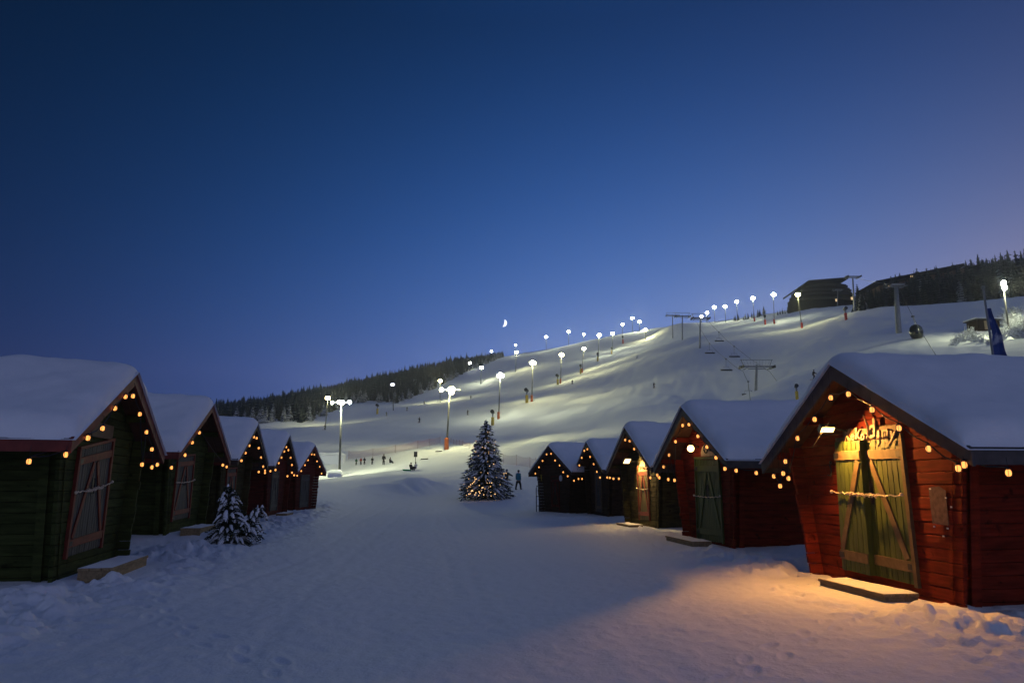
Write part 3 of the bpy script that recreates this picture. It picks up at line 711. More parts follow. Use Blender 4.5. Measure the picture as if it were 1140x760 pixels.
b.tube([(0.30,-0.05,-0.05),(0.33,-0.055,-0.14),(0.26,-0.055,-0.20),(0.18,-0.05,-0.19)],[0.010,0.014,0.012,0.006],6)
b.build('flourish', M['letters'], sg)
root, h, dp = HUT['R2']
p = plane_hit(h, 789, 500, yl=-0.06)
sg = empty('arched_sign', toworld(h, (p[0], -0.03, p[2])), R(h[3]), 'pale arched wooden sign lit by the round bulb', 'sign')
b = MB(); outl = [(-0.62,-0.16),(0.62,-0.20)] + [(0.62*math.cos(t_), -0.12+0.30*math.sin(t_)**0.8) for t_ in np.linspace(0.12, math.pi-0.12, 12)]
n = len(outl); b.v = [(x,-0.02,z) for x, z in outl]+[(x,0.015,z) for x, z in outl]; b.f = [tuple(range(n)), tuple(range(2*n-1,n-1,-1))]+[(i,i+n,(i+1)%n+n,(i+1)%n) for i in range(n)]
b.build('board', M['signpale'], sg)
b = MB(); b.tube([(-0.22+0.13*math.cos(a2),-0.03,0.02+0.11*math.sin(a2)) for a2 in np.linspace(0.6,6.4,14)],0.016,5); b.tube([(-0.02,-0.03,0.02+0.04*math.sin(q*9)) if False else (0.0+q*0.32,-0.03,0.0+0.045*math.sin(q*16)) for q in np.linspace(0,1,14)],0.014,5)
b.build('lettering', M['letters_dark'], sg)
root, h, dp = HUT['R3']
p = plane_hit(h, 715, 518, yl=-0.06)
sg = empty('gable_sign', toworld(h, (p[0], -0.03, p[2])), R(h[3]), 'small house shaped wooden sign over the yellow lit door', 'sign')
b = MB(); outl = [(-0.50,-0.22),(0.50,-0.22),(0.46,-0.02),(0.0,0.20),(-0.46,-0.02)]
n = 5; b.v = [(x,-0.02,z) for x, z in outl]+[(x,0.015,z) for x, z in outl]; b.f = [tuple(range(n)), tuple(range(2*n-1,n-1,-1))]+[(i,i+n,(i+1)%n+n,(i+1)%n) for i in range(n)]
b.build('board', M['signpale'], sg)
b = MB(); b.tube([(-0.25,-0.03,-0.12),(-0.1,-0.03,-0.06),(0.05,-0.03,-0.13),(0.25,-0.03,-0.08)],0.015,5); b.build('lettering', M['letters_dark'], sg)
root, h, dp = HUT['L1']
p = plane_hit(h, 116, 479, yl=-0.05)
sg = empty('plank_sign', toworld(h, (p[0], -0.03, p[2])), R(h[3]), 'plain plank sign over the leaning red framed door of the nearest green hut', 'sign')
b = MB(); b.box(-0.62,0.55,-0.02,0.012,-0.15,0.13); b.build('board', M['signwood'], sg, bevel=0.008)

# ---- frosted light ropes across doors
def garland(key, v, label, rx=0.06, coil=True):
    root, h, dp = HUT[key]
    oy_ = -0.17 if key == 'R1' else -0.08
    g = empty('rope_garland', toworld(h, dp(0.5, v, oy_)), R(h[3]), label, 'garland', 'frosted ropes tied across hut doors')
    o = np.array(dp(0.5, v, oy_)); pts = []
    for i in range(25):
        u = -rx+(1+2*rx)*i/24; p = np.array(dp(u, v, oy_-0.012*math.sin(i*1.3)))-o
        p[2] += 0.012*math.sin(i*1.9)-0.03*math.sin(math.pi*i/24); pts.append(p)
    b = MB(); b.tube(pts, 0.011, 6); b.build('rope', M['rope'], g)
    if coil:
        b = MB(); q = [pts[i] for i in range(6, 18)]
        hp = []
        for i in range(60):
            f = i/59*11; j = int(min(f, 10)); t_ = f-j; c_ = q[j]*(1-t_)+q[j+1]*t_
            hp.append(c_+np.array([0, -0.022*math.cos(i*0.9), 0.028*math.sin(i*0.9)]))
        b.tube(hp, 0.010, 5); b.build('coil', M['rope'], g)
    b = MB()
    for e in (0, -1): b.ball(pts[e], 0.03, nu=6, nv=4)
    b.build('knot', M['rope'], g)
garland('R1', 0.60, 'twisted pale rope across the floodlit green double door')
garland('R2', 0.55, 'pale rope across the dark green door under the round bulb', coil=False)
garland('R3', 0.60, 'pale rope across the yellow lit door', coil=False)
garland('L1', 0.60, 'frosted rope across the leaning red framed door', coil=True)
garland('L2', 0.60, 'frosted rope across the door behind the small spruce', coil=False)

# ---- notice on the red wall, wall hook
root, h, dp = HUT['R1']
p = plane_hit(h, 1046, 562, yl=-0.02)
no = empty('paper_notice', toworld(h, p), R(h[3]), 'faded torn paper notice stapled to the red planks right of the door', 'notice')
b = MB(); pts = [(-0.17,-0.26),(0.15,-0.27),(0.17,0.20),(0.05,0.26),(-0.16,0.24)]
b.v = [(x,-0.014,z) for x, z in pts]+[(x,-0.011,z) for x, z in pts]; b.f = [tuple(range(5)), tuple(range(9,4,-1))]+[(i,i+5,(i+1)%5+5,(i+1)%5) for i in range(5)]
b.build('sheet', M['paper'], no)
b = MB()
for x, z in ((-0.14,-0.30),(0.12,-0.31),(0.24,-0.02),(0.16,0.1),(-0.13,0.22),(0.02,-0.42)): b.box(x-0.014,x+0.018,-0.020,-0.0145,z-0.008,z+0.012)
b.build('scrap', M['white'], no)
p = plane_hit(h, 927, 522, yl=-0.02)
hk = empty('wall_hook', toworld(h, p), R(h[3]), 'dark iron hook on the red wall left of the green double door', 'hook')
b = MB(); b.tube([(0,-0.01,0.10),(0,-0.05,0.08),(0,-0.03,-0.02),(0,-0.05,-0.12),(0.0,-0.10,-0.10)],0.014,6); b.ball((0,-0.03,0.12),0.025,nu=6,nv=4); b.build('hook', M['dark'], hk)

# ---- wooden steps
def step(key, xa, xb, label, dz=0.0, dep=0.55, ht=0.17, off=0.32):
    root, h, dp = HUT[key]
    s = empty('wooden_step', toworld(h, ((xa+xb)/2, -off-dep/2, 0)), R(h[3]), label, 'step', 'plank steps in front of hut doors')
    w = (xb-xa)/2; zt = 0.17+dz
    b = MB()
    for i in range(3):
        ya = -dep/2+dep*i/3; b.box(-w,w,ya,ya+dep/3-0.012,zt-0.045,zt)
    b.build('tread', M['step'], s, bevel=0.006)
    b = MB(); b.box(-w+0.02,w-0.02,-dep/2+0.02,-dep/2+0.06,zt-ht-0.10,zt-0.047); b.build('riser', M['step'], s, bevel=0.006)
    for sg_ in (-1,1):
        b = MB(); b.box(sg_*(w-0.06)-0.04,sg_*(w-0.06)+0.04,-dep/2+0.065,dep/2-0.02,zt-ht-0.12,zt-0.047); b.build('bearer', M['step'], s)
    # thin trodden snow on the tread
    nx, ny = 24, 8; b = MB(); U, V = np.meshgrid(np.linspace(-w+0.01,w-0.01,nx), np.linspace(-dep/2+0.015,dep/2-0.01,ny), indexing='ij')
    Z = zt+0.004+np.maximum(0, 0.028*(vnoise(U*3+zt*9+h[1],V*6,51)+0.30)+0.02*(V/dep))
    e = (np.minimum(w-np.abs(U), dep/2-np.abs(V)) < 0.03); Z = np.where(e, zt+0.002, Z)
    b.v = list(zip(U.ravel(),V.ravel(),Z.ravel()))
    for i in range(nx-1):
        for j in range(ny-1): b.f.append((i*ny+j,(i+1)*ny+j,(i+1)*ny+j+1,i*ny+j+1))
    b.build('snow_cover', M['cap'], s, smooth=True)
step('R1', -0.55, 1.18, 'snow dusted wooden step before the floodlit green double door', dz=-0.02, off=0.16)
step('R2', -1.15, 1.0, 'wooden step at the dark green door under the round bulb')
step('R3', -0.7, 1.0, 'low step at the yellow lit door of the olive hut', dz=-0.05)
step('L1', -1.6, 0.6, 'snowy wooden step at the leaning red framed door', dz=0.06)
step('L2', -1.45, 0.5, 'wooden step half buried in snow beside the small spruce', dz=0.0)
step('L4', -1.3, 0.2, 'step in front of the pale grey door in the left row', dz=-0.03)

# ---- small things at the far right hut
root, h, dp = HUT['R5']
p = plane_hit(h, 600, 530, yl=-0.03)
yb_ = empty('meter_box', toworld(h, (-h[7]-0.25, 0.1, 1.95)), R(h[3]), 'small yellow box on the corner of the turned brown end hut', 'box')
b = MB(); b.box(-0.16,0.16,-0.14,0.10,-0.22,0.22); b.build('body', M['yellowbox'], yb_, bevel=0.015)
b = MB(); b.box(-0.17,0.17,-0.15,0.11,0.222,0.26); b.build('lid', M['yellowbox'], yb_)
q = at(599.5, 571, 41.5)
ra = empty('rail_stand', (q[0], q[1], gz(q[0], q[1])), R(-66), 'dark metal frame standing left of the turned brown end hut', 'stand')
b = MB(); b.tube([(-0.28,0,-0.1),(-0.28,0,1.35),(-0.2,0,1.5),(0.1,0,1.5)],0.03,6); b.tube([(0.1,0,-0.1),(0.1,0,1.5)],0.03,6); b.build('frame', M['dark'], ra)
for z in (0.35, 0.9):
    b = MB(); b.tube([(-0.28,0,z),(0.1,0,z)],0.02,6); b.build('crossbar', M['dark'], ra)
p = plane_hit(h, 624, 532, yl=-0.05)
di = empty('round_plate', toworld(h, p), R(h[3]), 'white round plate on the front of the turned brown end hut', 'plate')
b = MB(); b.tube([(0,0,0),(0,0.03,0)],0.17,16); b.tube([(0,-0.004,0),(0,0.0,0)],0.13,16); b.build('disc', M['white'], di)
# ------------------------------------------------------------------ conifers
def conifer(seed, layers=13, blades=8, spread=0.19, trunk=0.016, gap=0.06, jag=0.35):
    """unit-height spruce: whorls of drooping, ragged branch blades (crown) and a trunk"""
    r = random.Random(seed); cr = MB()
    lean = r.uniform(-0.02, 0.02)
    for i in range(layers):
        t = i/(layers-1); z = gap+(1-gap)*t**0.92
        rad_ = spread*(1-t)**0.85*(1+r.uniform(-jag, jag)*0.6)+0.026
        nb = max(4, int(blades*(1-0.45*t))); a0 = r.uniform(0, 6.28)
        for k in range(nb):
            a2 = a0+6.283*k/nb+r.uniform(-0.3, 0.3); L = rad_*(1+r.uniform(-jag, jag)); w = L*r.uniform(0.32, 0.55)+0.006
            ca, sa = math.cos(a2), math.sin(a2); dr = L*r.uniform(0.35, 0.75); lift = 0.03*(1-t)+0.008
            cx_ = lean*z
            tip = (cx_+ca*L, sa*L, z-dr); mid = (cx_+ca*L*0.55, sa*L*0.55, z-dr*0.35+lift*0.4)
            cr.tri((cx_, 0, z+lift), (mid[0]-sa*w, mid[1]+ca*w, mid[2]-0.012), mid)
            cr.tri((cx_, 0, z+lift), mid, (mid[0]+sa*w, mid[1]-ca*w, mid[2]-0.012))
            cr.tri(mid, (mid[0]-sa*w, mid[1]+ca*w, mid[2]-0.012), tip)
            cr.tri(mid, tip, (mid[0]+sa*w, mid[1]-ca*w, mid[2]-0.012))
    k6 = 6; ph6 = r.uniform(0, 1)      # dense inner foliage, ragged
    rings = [(gap, 0.50), (0.25, 0.46), (0.5, 0.33), (0.75, 0.18), (0.92, 0.075)]
    b0 = len(cr.v)
    for zz, rr6 in rings:
        for q in range(k6):
            aa = 6.283*(q+ph6)/k6; rq = spread*rr6*r.uniform(0.75, 1.3); cr.v.append((lean*zz+rq*math.cos(aa), rq*math.sin(aa), zz+r.uniform(-0.02, 0.02)))
    for j in range(len(rings)-1):
        for q in range(k6): cr.f.append((b0+j*k6+q, b0+j*k6+(q+1) % k6, b0+(j+1)*k6+(q+1) % k6, b0+(j+1)*k6+q))
    tp6 = len(cr.v); cr.v.append((lean, 0, 1.04))
    for q in range(k6): cr.f.append((b0+4*k6+q, b0+4*k6+(q+1) % k6, tp6))
    cr.tri((lean-0.006, 0, 0.95), (lean+0.006, 0, 0.95), (lean, 0, 1.03))
    cr.tri((lean, -0.006, 0.95), (lean, 0.006, 0.95), (lean, 0, 1.03))
    tr = MB(); tr.tube([(0,0,-0.08),(lean*0.5,0,0.5),(lean,0,0.97)], [trunk, trunk*0.6, 0.003], 5)
    return cr, tr
CONI = []
for i in range(6):
    cr, tr = conifer(100+i, layers=12+i % 3, blades=8, spread=0.15+0.02*(i % 3))
    CONI.append((cr.mesh('crown', M['spruce']), tr.mesh('trunk', M['bark'])))
FROST = []
for i in range(4):
    cr, tr = conifer(200+i, layers=11, blades=9, spread=0.22+0.03*(i % 2), jag=0.5)
    FROST.append((cr.mesh('crown', M['frosty']), tr.mesh('trunk', M['bark'])))
LOW = [conifer(300+i, layers=8, blades=7, spread=0.24) for i in range(4)]
def tree(kind, x, y, hgt, label, group, wide=1.0, name='spruce_tree'):
    cm, tm = random.choice(CONI if kind == 0 else FROST)
    t = empty(name, (x, y, gz(x, y)-0.1), random.uniform(0, 6.28), label, 'tree', group)
    inst('crown', cm, t, sc=(hgt*wide, hgt*wide, hgt)); inst('trunk', tm, t, sc=hgt)
    return t
def mass(name, spots, label, cat, m):
    V = []; Fc = []; off = 0
    zs = Hground(np.array([s[0] for s in spots]), np.array([s[1] for s in spots]))
    for (x, y, hgt), z in zip(spots, zs):
        cr, tr = random.choice(LOW); v = np.array(cr.v); a2 = random.uniform(0, 6.28); w = random.uniform(0.85, 1.25)
        vx = (v[:,0]*math.cos(a2)-v[:,1]*math.sin(a2))*hgt*w+x; vy = (v[:,0]*math.sin(a2)+v[:,1]*math.cos(a2))*hgt*w+y; vz = v[:,2]*hgt+z-0.2
        V.append(np.stack([vx, vy, vz], -1)); Fc += [tuple(q+off for q in f) for f in cr.f]; off += len(v)
    me = bpy.data.meshes.new(name); me.from_pydata(np.concatenate(V).tolist(), [], Fc); me.materials.append(m); me.update()
    o = bpy.data.objects.new(name, me); COL.objects.link(o); tag(o, label, cat, kind='stuff'); return o
def pixel(x, y, z):
    dx, dy, dz = x, y, z-EYE; v = -dy*sT+dz*cT; d = dy*cT+dz*sT
    return 570+F*dx/d, 380-F*v/d
LB = ([225,287,309,342,352,367,387,410,442,459,476,498,512,526,540,560,566], [474,472,470,471,468,460,450,448,449,443,436,426,419,412,406,398,393])
cand = []
N0 = 16000
xs = rng.uniform(-300, 12, N0); ys = rng.uniform(250, 640, N0); zs = Hground(xs, ys)
pxs, pys = pixel(xs, ys, zs)
lim = np.interp(pxs, LB[0], LB[1])
ok = (pxs > 205) & (pxs < 566) & (pys < lim-0.3)
xs, ys, zs, pxs, pys, lim = [q[ok] for q in (xs, ys, zs, pxs, pys, lim)]
order = np.argsort(ys); left = []; grid = {}
for i in order:
    g = (int(xs[i]//3.6), int(ys[i]//3.6))
    if g in grid: continue
    grid[g] = 1; left.append((xs[i], ys[i], lim[i]-pys[i], pxs[i]))
front = sorted(left, key=lambda q: q[2])[:150]; fs_ = set((q[0], q[1]) for q in front)
nf = 0
for (x, y, e, px) in front:
    fro = random.random() < 0.55
    hgt = random.uniform(4.5, 7.5) if fro else random.uniform(5.0, 8.5)
    if px > 520: hgt *= 0.75
    if fro: tree(1, x, y, hgt, 'pale heavily frosted tree on the near edge of the wood left of the piste', 'frosted trees edging the wood left of the piste', name='frosted_tree')
    else: tree(0, x, y, hgt, 'dark narrow spruce on the near edge of the wood left of the piste', 'spruces edging the wood left of the piste')
rest = [(q[0], q[1], random.uniform(4.6, 7.6)*(1.35 if random.random() < 0.12 else 0.95)*(0.8 if q[3] > 520 else 1)) for q in left if (q[0], q[1]) not in fs_]
mass('forest', rest, 'dark spruce forest covering the far hill left of the piste', 'forest', M['spruce'])
# wood on the right
xs = rng.uniform(118, 360, 9000); ys = rng.uniform(238, 430, 9000); zs = Hground(xs, ys); pxs, pys = pixel(xs, ys, zs)
lim = np.interp(pxs, [950,960,991,1010,1031,1070,1140,1250], [349,348,344,341,339,340,342,343])
ok = (pxs > 954) & (pxs < 1200) & (pys < lim)
right = []; grid = {}
for i in np.argsort(ys):
    if not ok[i]: continue
    g = (int(xs[i]//2.9), int(ys[i]//2.9))
    if g in grid: continue
    grid[g] = 1; right.append((xs[i], ys[i], pxs[i]))
def rh(px): return float(np.interp(px, [955,975,1000,1040,1080,1110,1140,1200], [6,8,10.5,12,13,13.5,14,14]))
fr = [q for q in right if q[2] < 1150][:130]; fset = set((q[0], q[1]) for q in fr)
for (x, y, px) in fr:
    tree(0 if random.random() < 0.92 else 1, x, y, rh(px)*random.uniform(0.55, 1.15), 'spruce on the lower edge of the dark wood on the right hilltop', 'spruces edging the wood on the right hilltop')
mass('woods', [(x, y, rh(px)*random.uniform(0.4, 1.0)*(1.25 if random.random() < 0.1 else 0.9)) for x, y, px in right if (x, y) not in fset], 'dark frosty spruce woods on the hilltop right of the piste', 'woods', M['spruce'])
# tall ones that stand out against the sky
for px, py, D, lab in [(1080,289,262,'tall full spruce rising left of a thin one above the right wood'),(1090,294,262,'short spruce next to the tall full one above the right wood'),(1099,290,265,'thin pointed spruce alone on the right skyline'),
      (1115,287,262,'broad tall spruce on the right skyline beside the tallest one'),(1131,281,262,'tallest spruce of the right wood near the photo edge'),(1021,299,262,'small spruce poking above the long sloping roof, near its middle'),(1031,299,262,'round small spruce just right of the one over the sloping roof'),
      (991,308,262,'spruce in front of the left end of the long sloping roof'),(954,317,262,'narrow spruce between the terraced hotel and the long roof')]:
    g = at(px, 336, D); zg = gz(g[0], D); tp = at(px, py, D); tree(0, tp[0], D, tp[2]-zg, lab, None, wide=random.uniform(0.9, 1.2))
# scattered small trees on the crest by the lamps
for i in range(15):
    px = 817+38*i/14+random.uniform(-1.5, 1.5); D = 432; g = at(px, 356, D); t_h = random.uniform(3.0, 6.0)*(0.7+0.5*i/14)
    tree(i % 2, g[0], D+random.uniform(-6, 10), t_h, 'little frosty spruce on the crest behind the row of lamps', 'little spruces on the piste crest')
for i in range(6):
    px = 866+14*i/5; D = 400; g = at(px, 352, D); tree(0, g[0], D, random.uniform(2.5, 4), 'tiny spruce on the crest left of the terraced hotel', 'tiny spruces left of the terraced hotel')

# frosted shrubs around the shed
def shrub_mesh(seed):
    r = random.Random(seed); b = MB()
    for i in range(46):
        a2 = r.uniform(0, 6.28); el = r.uniform(0.35, 1.5); L = r.uniform(0.5, 1.0)
        d = np.array([math.cos(a2)*math.cos(el), math.sin(a2)*math.cos(el), math.sin(el)]); p0 = np.array([r.uniform(-.15,.15), r.uniform(-.15,.15), -0.05]); p1 = p0+d*L
        b.tube([p0, (p0+p1)/2+np.array([r.uniform(-.05,.05)]*3), p1], [0.03, 0.022, 0.010], 4)
        for q in range(4):
            f = r.uniform(0.4, 0.95); s = p0+(p1-p0)*f; e = s+np.array([r.uniform(-.22,.22), r.uniform(-.22,.22), r.uniform(-0.02,.22)]); b.tube([s, e], [0.018, 0.006], 3)
    return b.mesh('branches', M['shrubfrost'])
SH = [shrub_mesh(i) for i in range(4)]
for i, (px, py, D, s) in enumerate([(1063,361,128,2.2),(1069,360,130,2.8),(1078,360,132,4.2),(1084,362,126,2.0),(1091,365,124,1.8),(1104,362,126,2.4),(1112,362,128,3.5),(1128,366,130,4.2),(1136,364,134,5.0),(1133,372,120,3.4),(1142,370,118,4.5),(1120,358,142,4.5),(1131,356,146,5.0),(1110,368,120,1.8),(1150,362,126,5.0),(1058,363,126,1.5),(1098,368,118,1.6)]):
    g = at(px, py, D); t = empty('frosted_shrub', (g[0], D, gz(g[0], D)), i*1.3, 'pale frosted shrub growing round the small shed on the lit bank', 'shrub', 'frosted shrubs round the shed')
    inst('branches', SH[i % 4], t, sc=s*0.8)

# ------------------------------------------------------------------ floodlight masts
PW = 6000.0
def floodmast(px, py, bx, by, D, n, colour, label, pad=None, power=1.0, aim=None, width=0.75, aimback=0.0):
    b = at(bx, by, D); x, y = b[0], D; z = gz(x, y); hd = at(px, py, D); H = hd[2]-z
    t = empty('floodlight_mast', (x, y, z), 0, label, 'floodlight', 'floodlight masts along the ski slope')
    dxh = hd[0]-x
    p = MB(); p.tube([(0,0,-1.0),(dxh*0.5,0,H*0.5),(dxh,0,H+0.35)], [0.20, 0.15, 0.10], 8); p.build('pole', M['mastgrey'], t, smooth=True)
    gm = {'w':'glow_white','y':'glow_yellow','d':'glow_dim'}[colour]
    lay = {1:[(0,0)], 2:[(-0.30,0.0),(0.34,0.05)], 3:[(-0.48,-0.05),(0.46,0.0),(0.02,0.30)], 4:[(-1.35,0.0),(-0.30,0.05),(0.25,0.0),(1.30,0.08)]}[n]
    if aim: lay = aim
    rl = 0.30 if D < 112 else 0.50 if D < 150 else 0.66 if D < 350 else 0.78  # lens radius enlarged with depth, standing in for lamp bloom
    ar = MB(); hwid = max(abs(q[0]) for q in lay)+0.35; ar.bar((dxh-hwid,0,H+0.05),(dxh+hwid,0,H+0.05),0.10,0.12)
    if n == 3: ar.bar((dxh-0.3,0,H-0.45),(dxh+0.45,0,H-0.45),0.08,0.10)
    ar.build('crossarm', M['mastgrey'], t)
    for i, (ox, oz) in enumerate(lay):
        xo = dxh+ox; zo = H+oz; k_ = rl*(1.0 if i != 0 or n < 3 else 0.8)
        bm = MB(); bm.tube([(xo,0.20,zo+0.12),(xo,0.02,zo+0.06),(xo,-0.13,zo)],[k_*0.45,k_*0.9,k_*1.05],10); lp = bm.build('lamp', M['dark'], t)
        gm_ = MB(); gm_.tube([(xo,-0.135,zo),(xo,-0.20,zo-0.02),(xo,-0.235,zo-0.03)],[k_,k_*0.85,k_*0.4],12); gm_.build('glass', M[gm], lp, smooth=True)
    if pad:
        pd = MB(); pd.tube([(0,0,-0.3),(0,0,0.05),(0,0,2.0),(0,0,2.1)], [0.42,0.42,0.40,0.25], 10); pd.build('safety_pad', M[pad], t)
    if power > 0:
        col = {'w':(0.95,1.0,0.60),'y':(1.0,0.98,0.47),'d':(0.9,0.92,1)}[colour]
        wash = {'pad':[(45,-45)]}.get(pad, [])
        if D == 125: wash = [(-50,70),(45,25)]
        if D == 260: wash = [(45,-40)]
        if D in (375, 420): wash = [(40,-50)]
        l = point(t, (dxh, -0.75, H-0.15), PW*power*(0.74 if wash else 1.0), col, 0.35)
        for wx, wy in wash:      # floods turned across the piste
            spot(t, (dxh+0.1, -0.85, H-0.1), (dxh+wx, wy, gz(x+wx, y+wy)-z), PW*power*2.6, col, 0.35, 75, 0.9)
    return t
# (head px,py  base px,py  depth, lamps, colour, label, pad, power)
MAST = [
(365,443,362,478,260,2,'y','amber glowing lamp at the wood edge just left of the tall white two armed one',None,.8),
(380,448,378,530,105,4,'w','tall white lit mast with wide crossarm beside the red end hut',None,1.0),
(437,428,438,458,290,2,'d','faint bluish unlit looking lamp in front of the dark wood',None,0),
(490,424,490,447,330,2,'y','yellow lamp just left above the brightest lamp before the wood',None,1.0),
(501,434,497,500,125,3,'y','brightest yellow mast with orange pad left of the christmas tree','pad',1.15,[(-1.55,0.05),(0.05,0.10),(0.45,0.15),(0.28,-0.40)]),
(523,404,523,422,450,1,'w','small white lamp glowing inside the dark wood',None,.06),
(536,409,535,430,400,2,'w','white lamp at the wood edge right of the yellow pair',None,.7),
(547,391,547,402,520,1,'w','far lamp among the treetops left of the moon',None,.06),
(575,392,574,413,400,2,'y','pale lamp high above the three headed orange padded mast',None,.8),
(574,384,574,396,520,1,'w','tiny far lamp on the skyline below right of the moon',None,.3),
(557,418,555,466,205,3,'w','three headed mast with orange pad right above the christmas tree','pad',1.0),
(593,404,592,445,225,3,'y','bright wide mast beside a snow gun, second padded one up the slope','pad',1.1),
(625,395,624,426,290,3,'y','bright yellow mast, third padded one up the slope','pad',1.2),
(650,388,648,413,330,2,'y','round glowing yellow mast, fourth padded one up the slope','pad',1.2),
(608,375,608,390,480,2,'w','lone skyline lamp right of the moon with a thin mast',None,.8),
(633,369,633,385,490,2,'w','skyline lamp standing alone above the two brightest yellow ones',None,.8),
(650,372,650,382,490,1,'w','small skyline lamp left of the wide white one',None,.6),
(667,373,666,399,375,3,'w','wide white lamp right above the round yellow mast',None,1.1),
(682,371,682,391,420,2,'w','white lamp right of the wide white one',None,1.0),
(693,361,693,376,500,2,'w','slanted small lamp below the three crest lamps',None,.7),
(704,354,704,369,480,2,'w','highest of the three crest lamps left of the lift pylons',None,.8),
(712,358,712,371,470,2,'w','second of the three crest lamps left of the lift pylons',None,.7),
(718.5,367,719,379,430,2,'y','warm low crest lamp nearest the lift pylons',None,.8),
(781,352,781,361,460,2,'w','lowest lamp glowing behind the lift pylon arms',None,.5),
(787,348,787,360,450,2,'w','lamp just right of the lift pylon arms',None,.6),
(795,342,796,360,440,3,'w','flat white crest lamp, third right of the pylons',None,.8),
(807,341,808,359,430,3,'w','crest lamp without pad just left of the little spruces',None,.8),
(820,336,821,357,400,3,'w','double lamp over the left end of the little spruces',None,.9),
(838,332,840,357,360,3,'w','wide double lamp with red pad over the little spruces','padred',.9),
(861,328,862,360,300,3,'w','double lamp with red pad left of the terraced hotel','padred',.9),
(888,328,893,366,250,2,'y','warm lamp with red pad in front of the terraced hotel','padred',.8),
(1117,318,1124,375,130,2,'w','two white lamps on a mast beside the small shed',None,1.6,[(0.05,0.55),(0.12,-0.45)]),
]
for m_ in MAST: floodmast(*m_)
t = None

# ------------------------------------------------------------------ snow guns
def gun(px, py, D, hgt, label, rz=0.0, pad='padyellow', lean=0.0):
    D = snap(px, py, D); b = at(px, py, D); x = b[0]; z = gz(x, D)
    t = empty('snow_gun', (x, D, z), rz, label, 'snow gun', 'snow guns beside the piste')
    p = MB(); p.tube([(0,0,-0.4),(0,0,hgt*0.72)], 0.10, 8); p.build('post', M['mastgrey'], t)
    p = MB(); p.tube([(0,0,-0.2),(0,0,hgt*0.55)], 0.42*hgt/4, 10); p.build('safety_pad', M[pad], t)
    p = MB(); p.tube([(-0.25*hgt/4,-0.75*hgt/4,hgt*0.92),(-0.12*hgt/4,-0.35*hgt/4,hgt*0.90),(0.15*hgt/4,0.45*hgt/4,hgt*0.86),(0.22*hgt/4,0.65*hgt/4,hgt*0.85)], [0.55*hgt/4,0.52*hgt/4,0.42*hgt/4,0.2*hgt/4], 12); p.build('barrel', M['black'], t, smooth=False)
    p = MB(); p.box(-0.2*hgt/4,0.2*hgt/4,-0.2*hgt/4,0.2*hgt/4,hgt*0.62,hgt*0.79); p.build('bracket', M['steel'], t)
    return t
for g_ in [(548.5,473,188,4.2,'yellow padded snow gun left of the three headed orange padded mast'),(586.5,448,222,4.6,'squat dark headed snow gun at the second padded mast'),(621,428,286,4.4,'slim snow gun at the third padded mast'),(646.5,416,322,4.4,'dark snow gun leaning at the fourth padded mast'),
           (665.5,402,368,4.4,'dark snow gun below the wide white lamp'),(681,394,410,3.6,'small dark snow gun on the piste right of the wide white lamp'),(693.5,382,430,5.0,'reddish snow gun on the upper piste edge'),(420,461,262,4.0,'dark snow gun before the frosted trees, at the piste foot'),
           (887.5,444,112,2.3,'snow gun on the slope beside the biggest red hut roof'),(942,356,232,4.4,'red posted snow gun below the terraced hotel'),(852,361,310,4.2,'dark snow gun with red pad between the two double lamps')]:
    gun(*g_, pad='padred' if 'red' in g_[4].split()[0] or 'red pad' in g_[4] else 'padyellow', rz=random.uniform(-0.4, 0.4))

# ------------------------------------------------------------------ chairlift
def pylon(px, pyt, pyb, D, arm, label, rail=True, r0=0.30, wide_pole=False, bx=None):
    b = at(bx if bx else px, pyb, D); x = b[0]; z = gz(x, D); tp = at(px, pyt, D); H = tp[2]-z; dx = tp[0]-x
    t = empty('lift_pylon', (x, D, z), 0, label, 'lift pylon', 'ski lift pylons on the slope')
    p = MB(); p.tube([(0,0,-1.5),(0,0,0.4),(dx*0.5,0,H*0.5),(dx,0,H-1.2)], [r0*1.25,r0*1.2,r0,r0*0.8], 10); p.build('pole', M['steel'], t, smooth=True)
    zc = H-1.6 if rail else H-0.6
    p = MB(); p.bar((dx-arm/2,0,zc),(dx+arm/2,0,zc),0.45,0.40); p.bar((dx-arm/4,0,zc-0.55),(dx+arm/4,0,zc-0.55),0.3,0.2); p.build('crossarm', M['steel'], t)
    for s in (-1,1):
        p = MB(); p.bar((dx+s*arm*0.44,-1.8,zc-0.40),(dx+s*arm*0.44,1.8,zc-0.25),0.25,0.28)
        for k in range(6):
            yk = -1.6+0.64*k; p.tube([(dx+s*arm*0.44-0.10,yk,zc-0.10),(dx+s*arm*0.44+0.10,yk,zc-0.10)],0.22,8)
        p.build('sheave_train', M['dark'], t)
        p = MB(); p.bar((dx+s*arm*0.34,-1.6,zc-0.62),(dx+s*arm*0.34,1.6,zc-0.5),0.5,0.06); p.build('catwalk', M['steel'], t)
    if rail:
        p = MB(); w1, w2 = arm*0.36, arm*0.47
        p.bar((dx-w2,0,H),(dx+w2,0,H),0.12,0.14)
        for s in (-1,1): p.bar((dx+s*w1,0,zc),(dx+s*w2*0.93,0,H),0.14,0.14)
        for k in range(9): f = -0.85+1.7*k/8; p.bar((dx+f*w1,0,zc),(dx+f*w2*0.93,0,H),0.035,0.035)
        p.build('lifting_frame', M['steel'], t)
    return t
pylon(842,400.5,448,160,8.4,'nearest lift pylon with railed top frame standing on the dark slope')
pylon(779.5,349,389,230,6.6,'lift pylon behind the four empty chairs, with a stubby foot',r0=0.26)
pylon(759.5,348,376,300,7.5,'slim lift pylon left of the one behind the empty chairs',r0=0.26)
pylon(748.5,348,366,385,8.0,'farthest low lift pylon on the crest',r0=0.26)
pylon(949,306,347,240,5.4,'gondola pylon with split lamp like head right of the terraced hotel',rail=False,bx=951.5)
